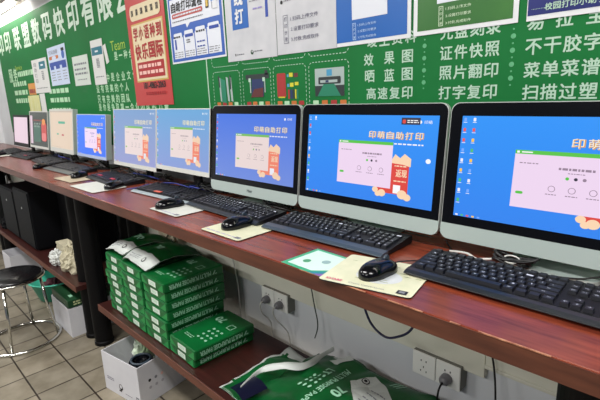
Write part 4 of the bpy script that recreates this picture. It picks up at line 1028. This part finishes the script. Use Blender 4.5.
b = MB(); F = lambda a, c, e_=0: (a, c, .0486+e_); quad(b, .06, .03, .10, .05, REAMT, F); quad(b, -.1, .12, .02, .135, mat('leaf green bar', (40, 110, 60), .5), F); b.build('top_marks', t)
t, w, d = carton(-4.35, .73, -4.10, .95, .22, 'small white carton at the far end under the desk')
# basin
t = thing('plastic_basin', (-3.55, .90, FZ), 'teal plastic basin on the floor below the shelf', 'basin'); TQ = mat('teal plastic', (64, 176, 148), .4)
b = MB(); b.lathe([(.11, .0), (.13, .004), (.175, .14), (.19, .145), (.19, .15), (.172, .15), (.127, .012), (.0, .010)], (0, 0, 0), TQ, 36, True); b.build('bowl', t, smooth=True)
lump('rag', (-3.55, .90, FZ+.02), (.09, .09, .07), mat('dark maroon cloth', (70, 30, 40), .8), 'dark maroon cloth lying in the teal basin', 'cloth', 51)
# stool
t = thing('round_stool', (-3.02, .53, FZ), 'round stool with black seat and chrome legs on a floor ring', 'stool')
b = MB(); b.lathe([(.155, .395), (.163, .40), (.163, .42), (.155, .428), (.06, .433), (.0, .434)], (0, 0, 0), mat('black vinyl seat', (20, 20, 22), .25), 40); b.build('seat', t, smooth=True)
b = MB(); b.tube([(.166*math.cos(2*PI*k/40), .166*math.sin(2*PI*k/40), .405) for k in range(40)], .008, CHROME, 10, True); b.build('seat_rim', t, smooth=True)
for k in range(4):
    a = PI/4+k*PI/2+.25
    b = MB(); b.tube([(.15*math.cos(a), .15*math.sin(a), .398), (.165*math.cos(a), .165*math.sin(a), .2), (.195*math.cos(a), .195*math.sin(a), .012)], .0085, CHROME, 12); b.build('leg', t, smooth=True)
b = MB(); b.tube([(.203*math.cos(2*PI*k/48), .203*math.sin(2*PI*k/48), .0095) for k in range(48)], .0085, CHROME, 10, True); b.build('floor_ring', t, smooth=True)

# ------------------------------------------------------------------ lights
def lamp(name, loc, size, size_y, power, color=(1, .98, .95), rot=(0, 0, 0)):
    l = bpy.data.lights.new(name, 'AREA'); l.shape = 'RECTANGLE'; l.size = size; l.size_y = size_y; l.energy = power; l.color = color
    o = bpy.data.objects.new(name, l); col.objects.link(o); o.location = loc; o.rotation_euler = rot; return o
for k, (x, y) in enumerate(((-4.2, -.3), (-1.8, -.3), (.6, -.3), (-3.0, -2.2), (-.6, -2.2))):
    t = thing('ceiling_panel_light', (x, y, 2.7), 'ceiling panel light over the aisle, out of the picture', 'light', 'ceiling panel lights')
    b = MB(); b.box((-.62, -.17, -.03), (.62, .17, 0), mat('lamp housing', (225, 222, 215), .4)); b.build('housing', t)
    lamp('ceiling_lamp', (x, y, 2.66), 1.2, .3, 48)
w = bpy.data.worlds.new('world'); sc.world = w; w.use_nodes = True
w.node_tree.nodes['Background'].inputs[0].default_value = (.80, .86, 1, 1); w.node_tree.nodes['Background'].inputs[1].default_value = .15

# ------------------------------------------------------------------ camera
F_PX = 448.0; yaw, pitch, roll = math.radians(45.38), math.radians(13.342), math.radians(2.103)
fw = Vector((-math.sin(yaw)*math.cos(pitch), math.cos(yaw)*math.cos(pitch), -math.sin(pitch)))
r0 = Vector((math.cos(yaw), math.sin(yaw), 0)); d0 = fw.cross(r0)
rr = r0*math.cos(roll)+d0*math.sin(roll); dd = -r0*math.sin(roll)+d0*math.cos(roll)
cam = bpy.data.cameras.new('camera'); co = bpy.data.objects.new('camera', cam); col.objects.link(co)
M = Matrix((rr, -dd, -fw)).transposed().to_4x4(); M.translation = Vector((0, 0, 1.36)); co.matrix_world = M
cam.sensor_width = 36; cam.lens = F_PX/600*36; cam.clip_start = .02
sc.camera = co
# raise the whole place so that the floor lies at z = 0
bpy.context.view_layer.update()
for o in list(sc.objects):
    if o.parent is None: o.location.z -= FZ
vs = sc.view_settings; vs.view_transform = 'Standard'; vs.look = 'None'; vs.gamma = 1; vs.use_curve_mapping = False; vs.exposure = 0
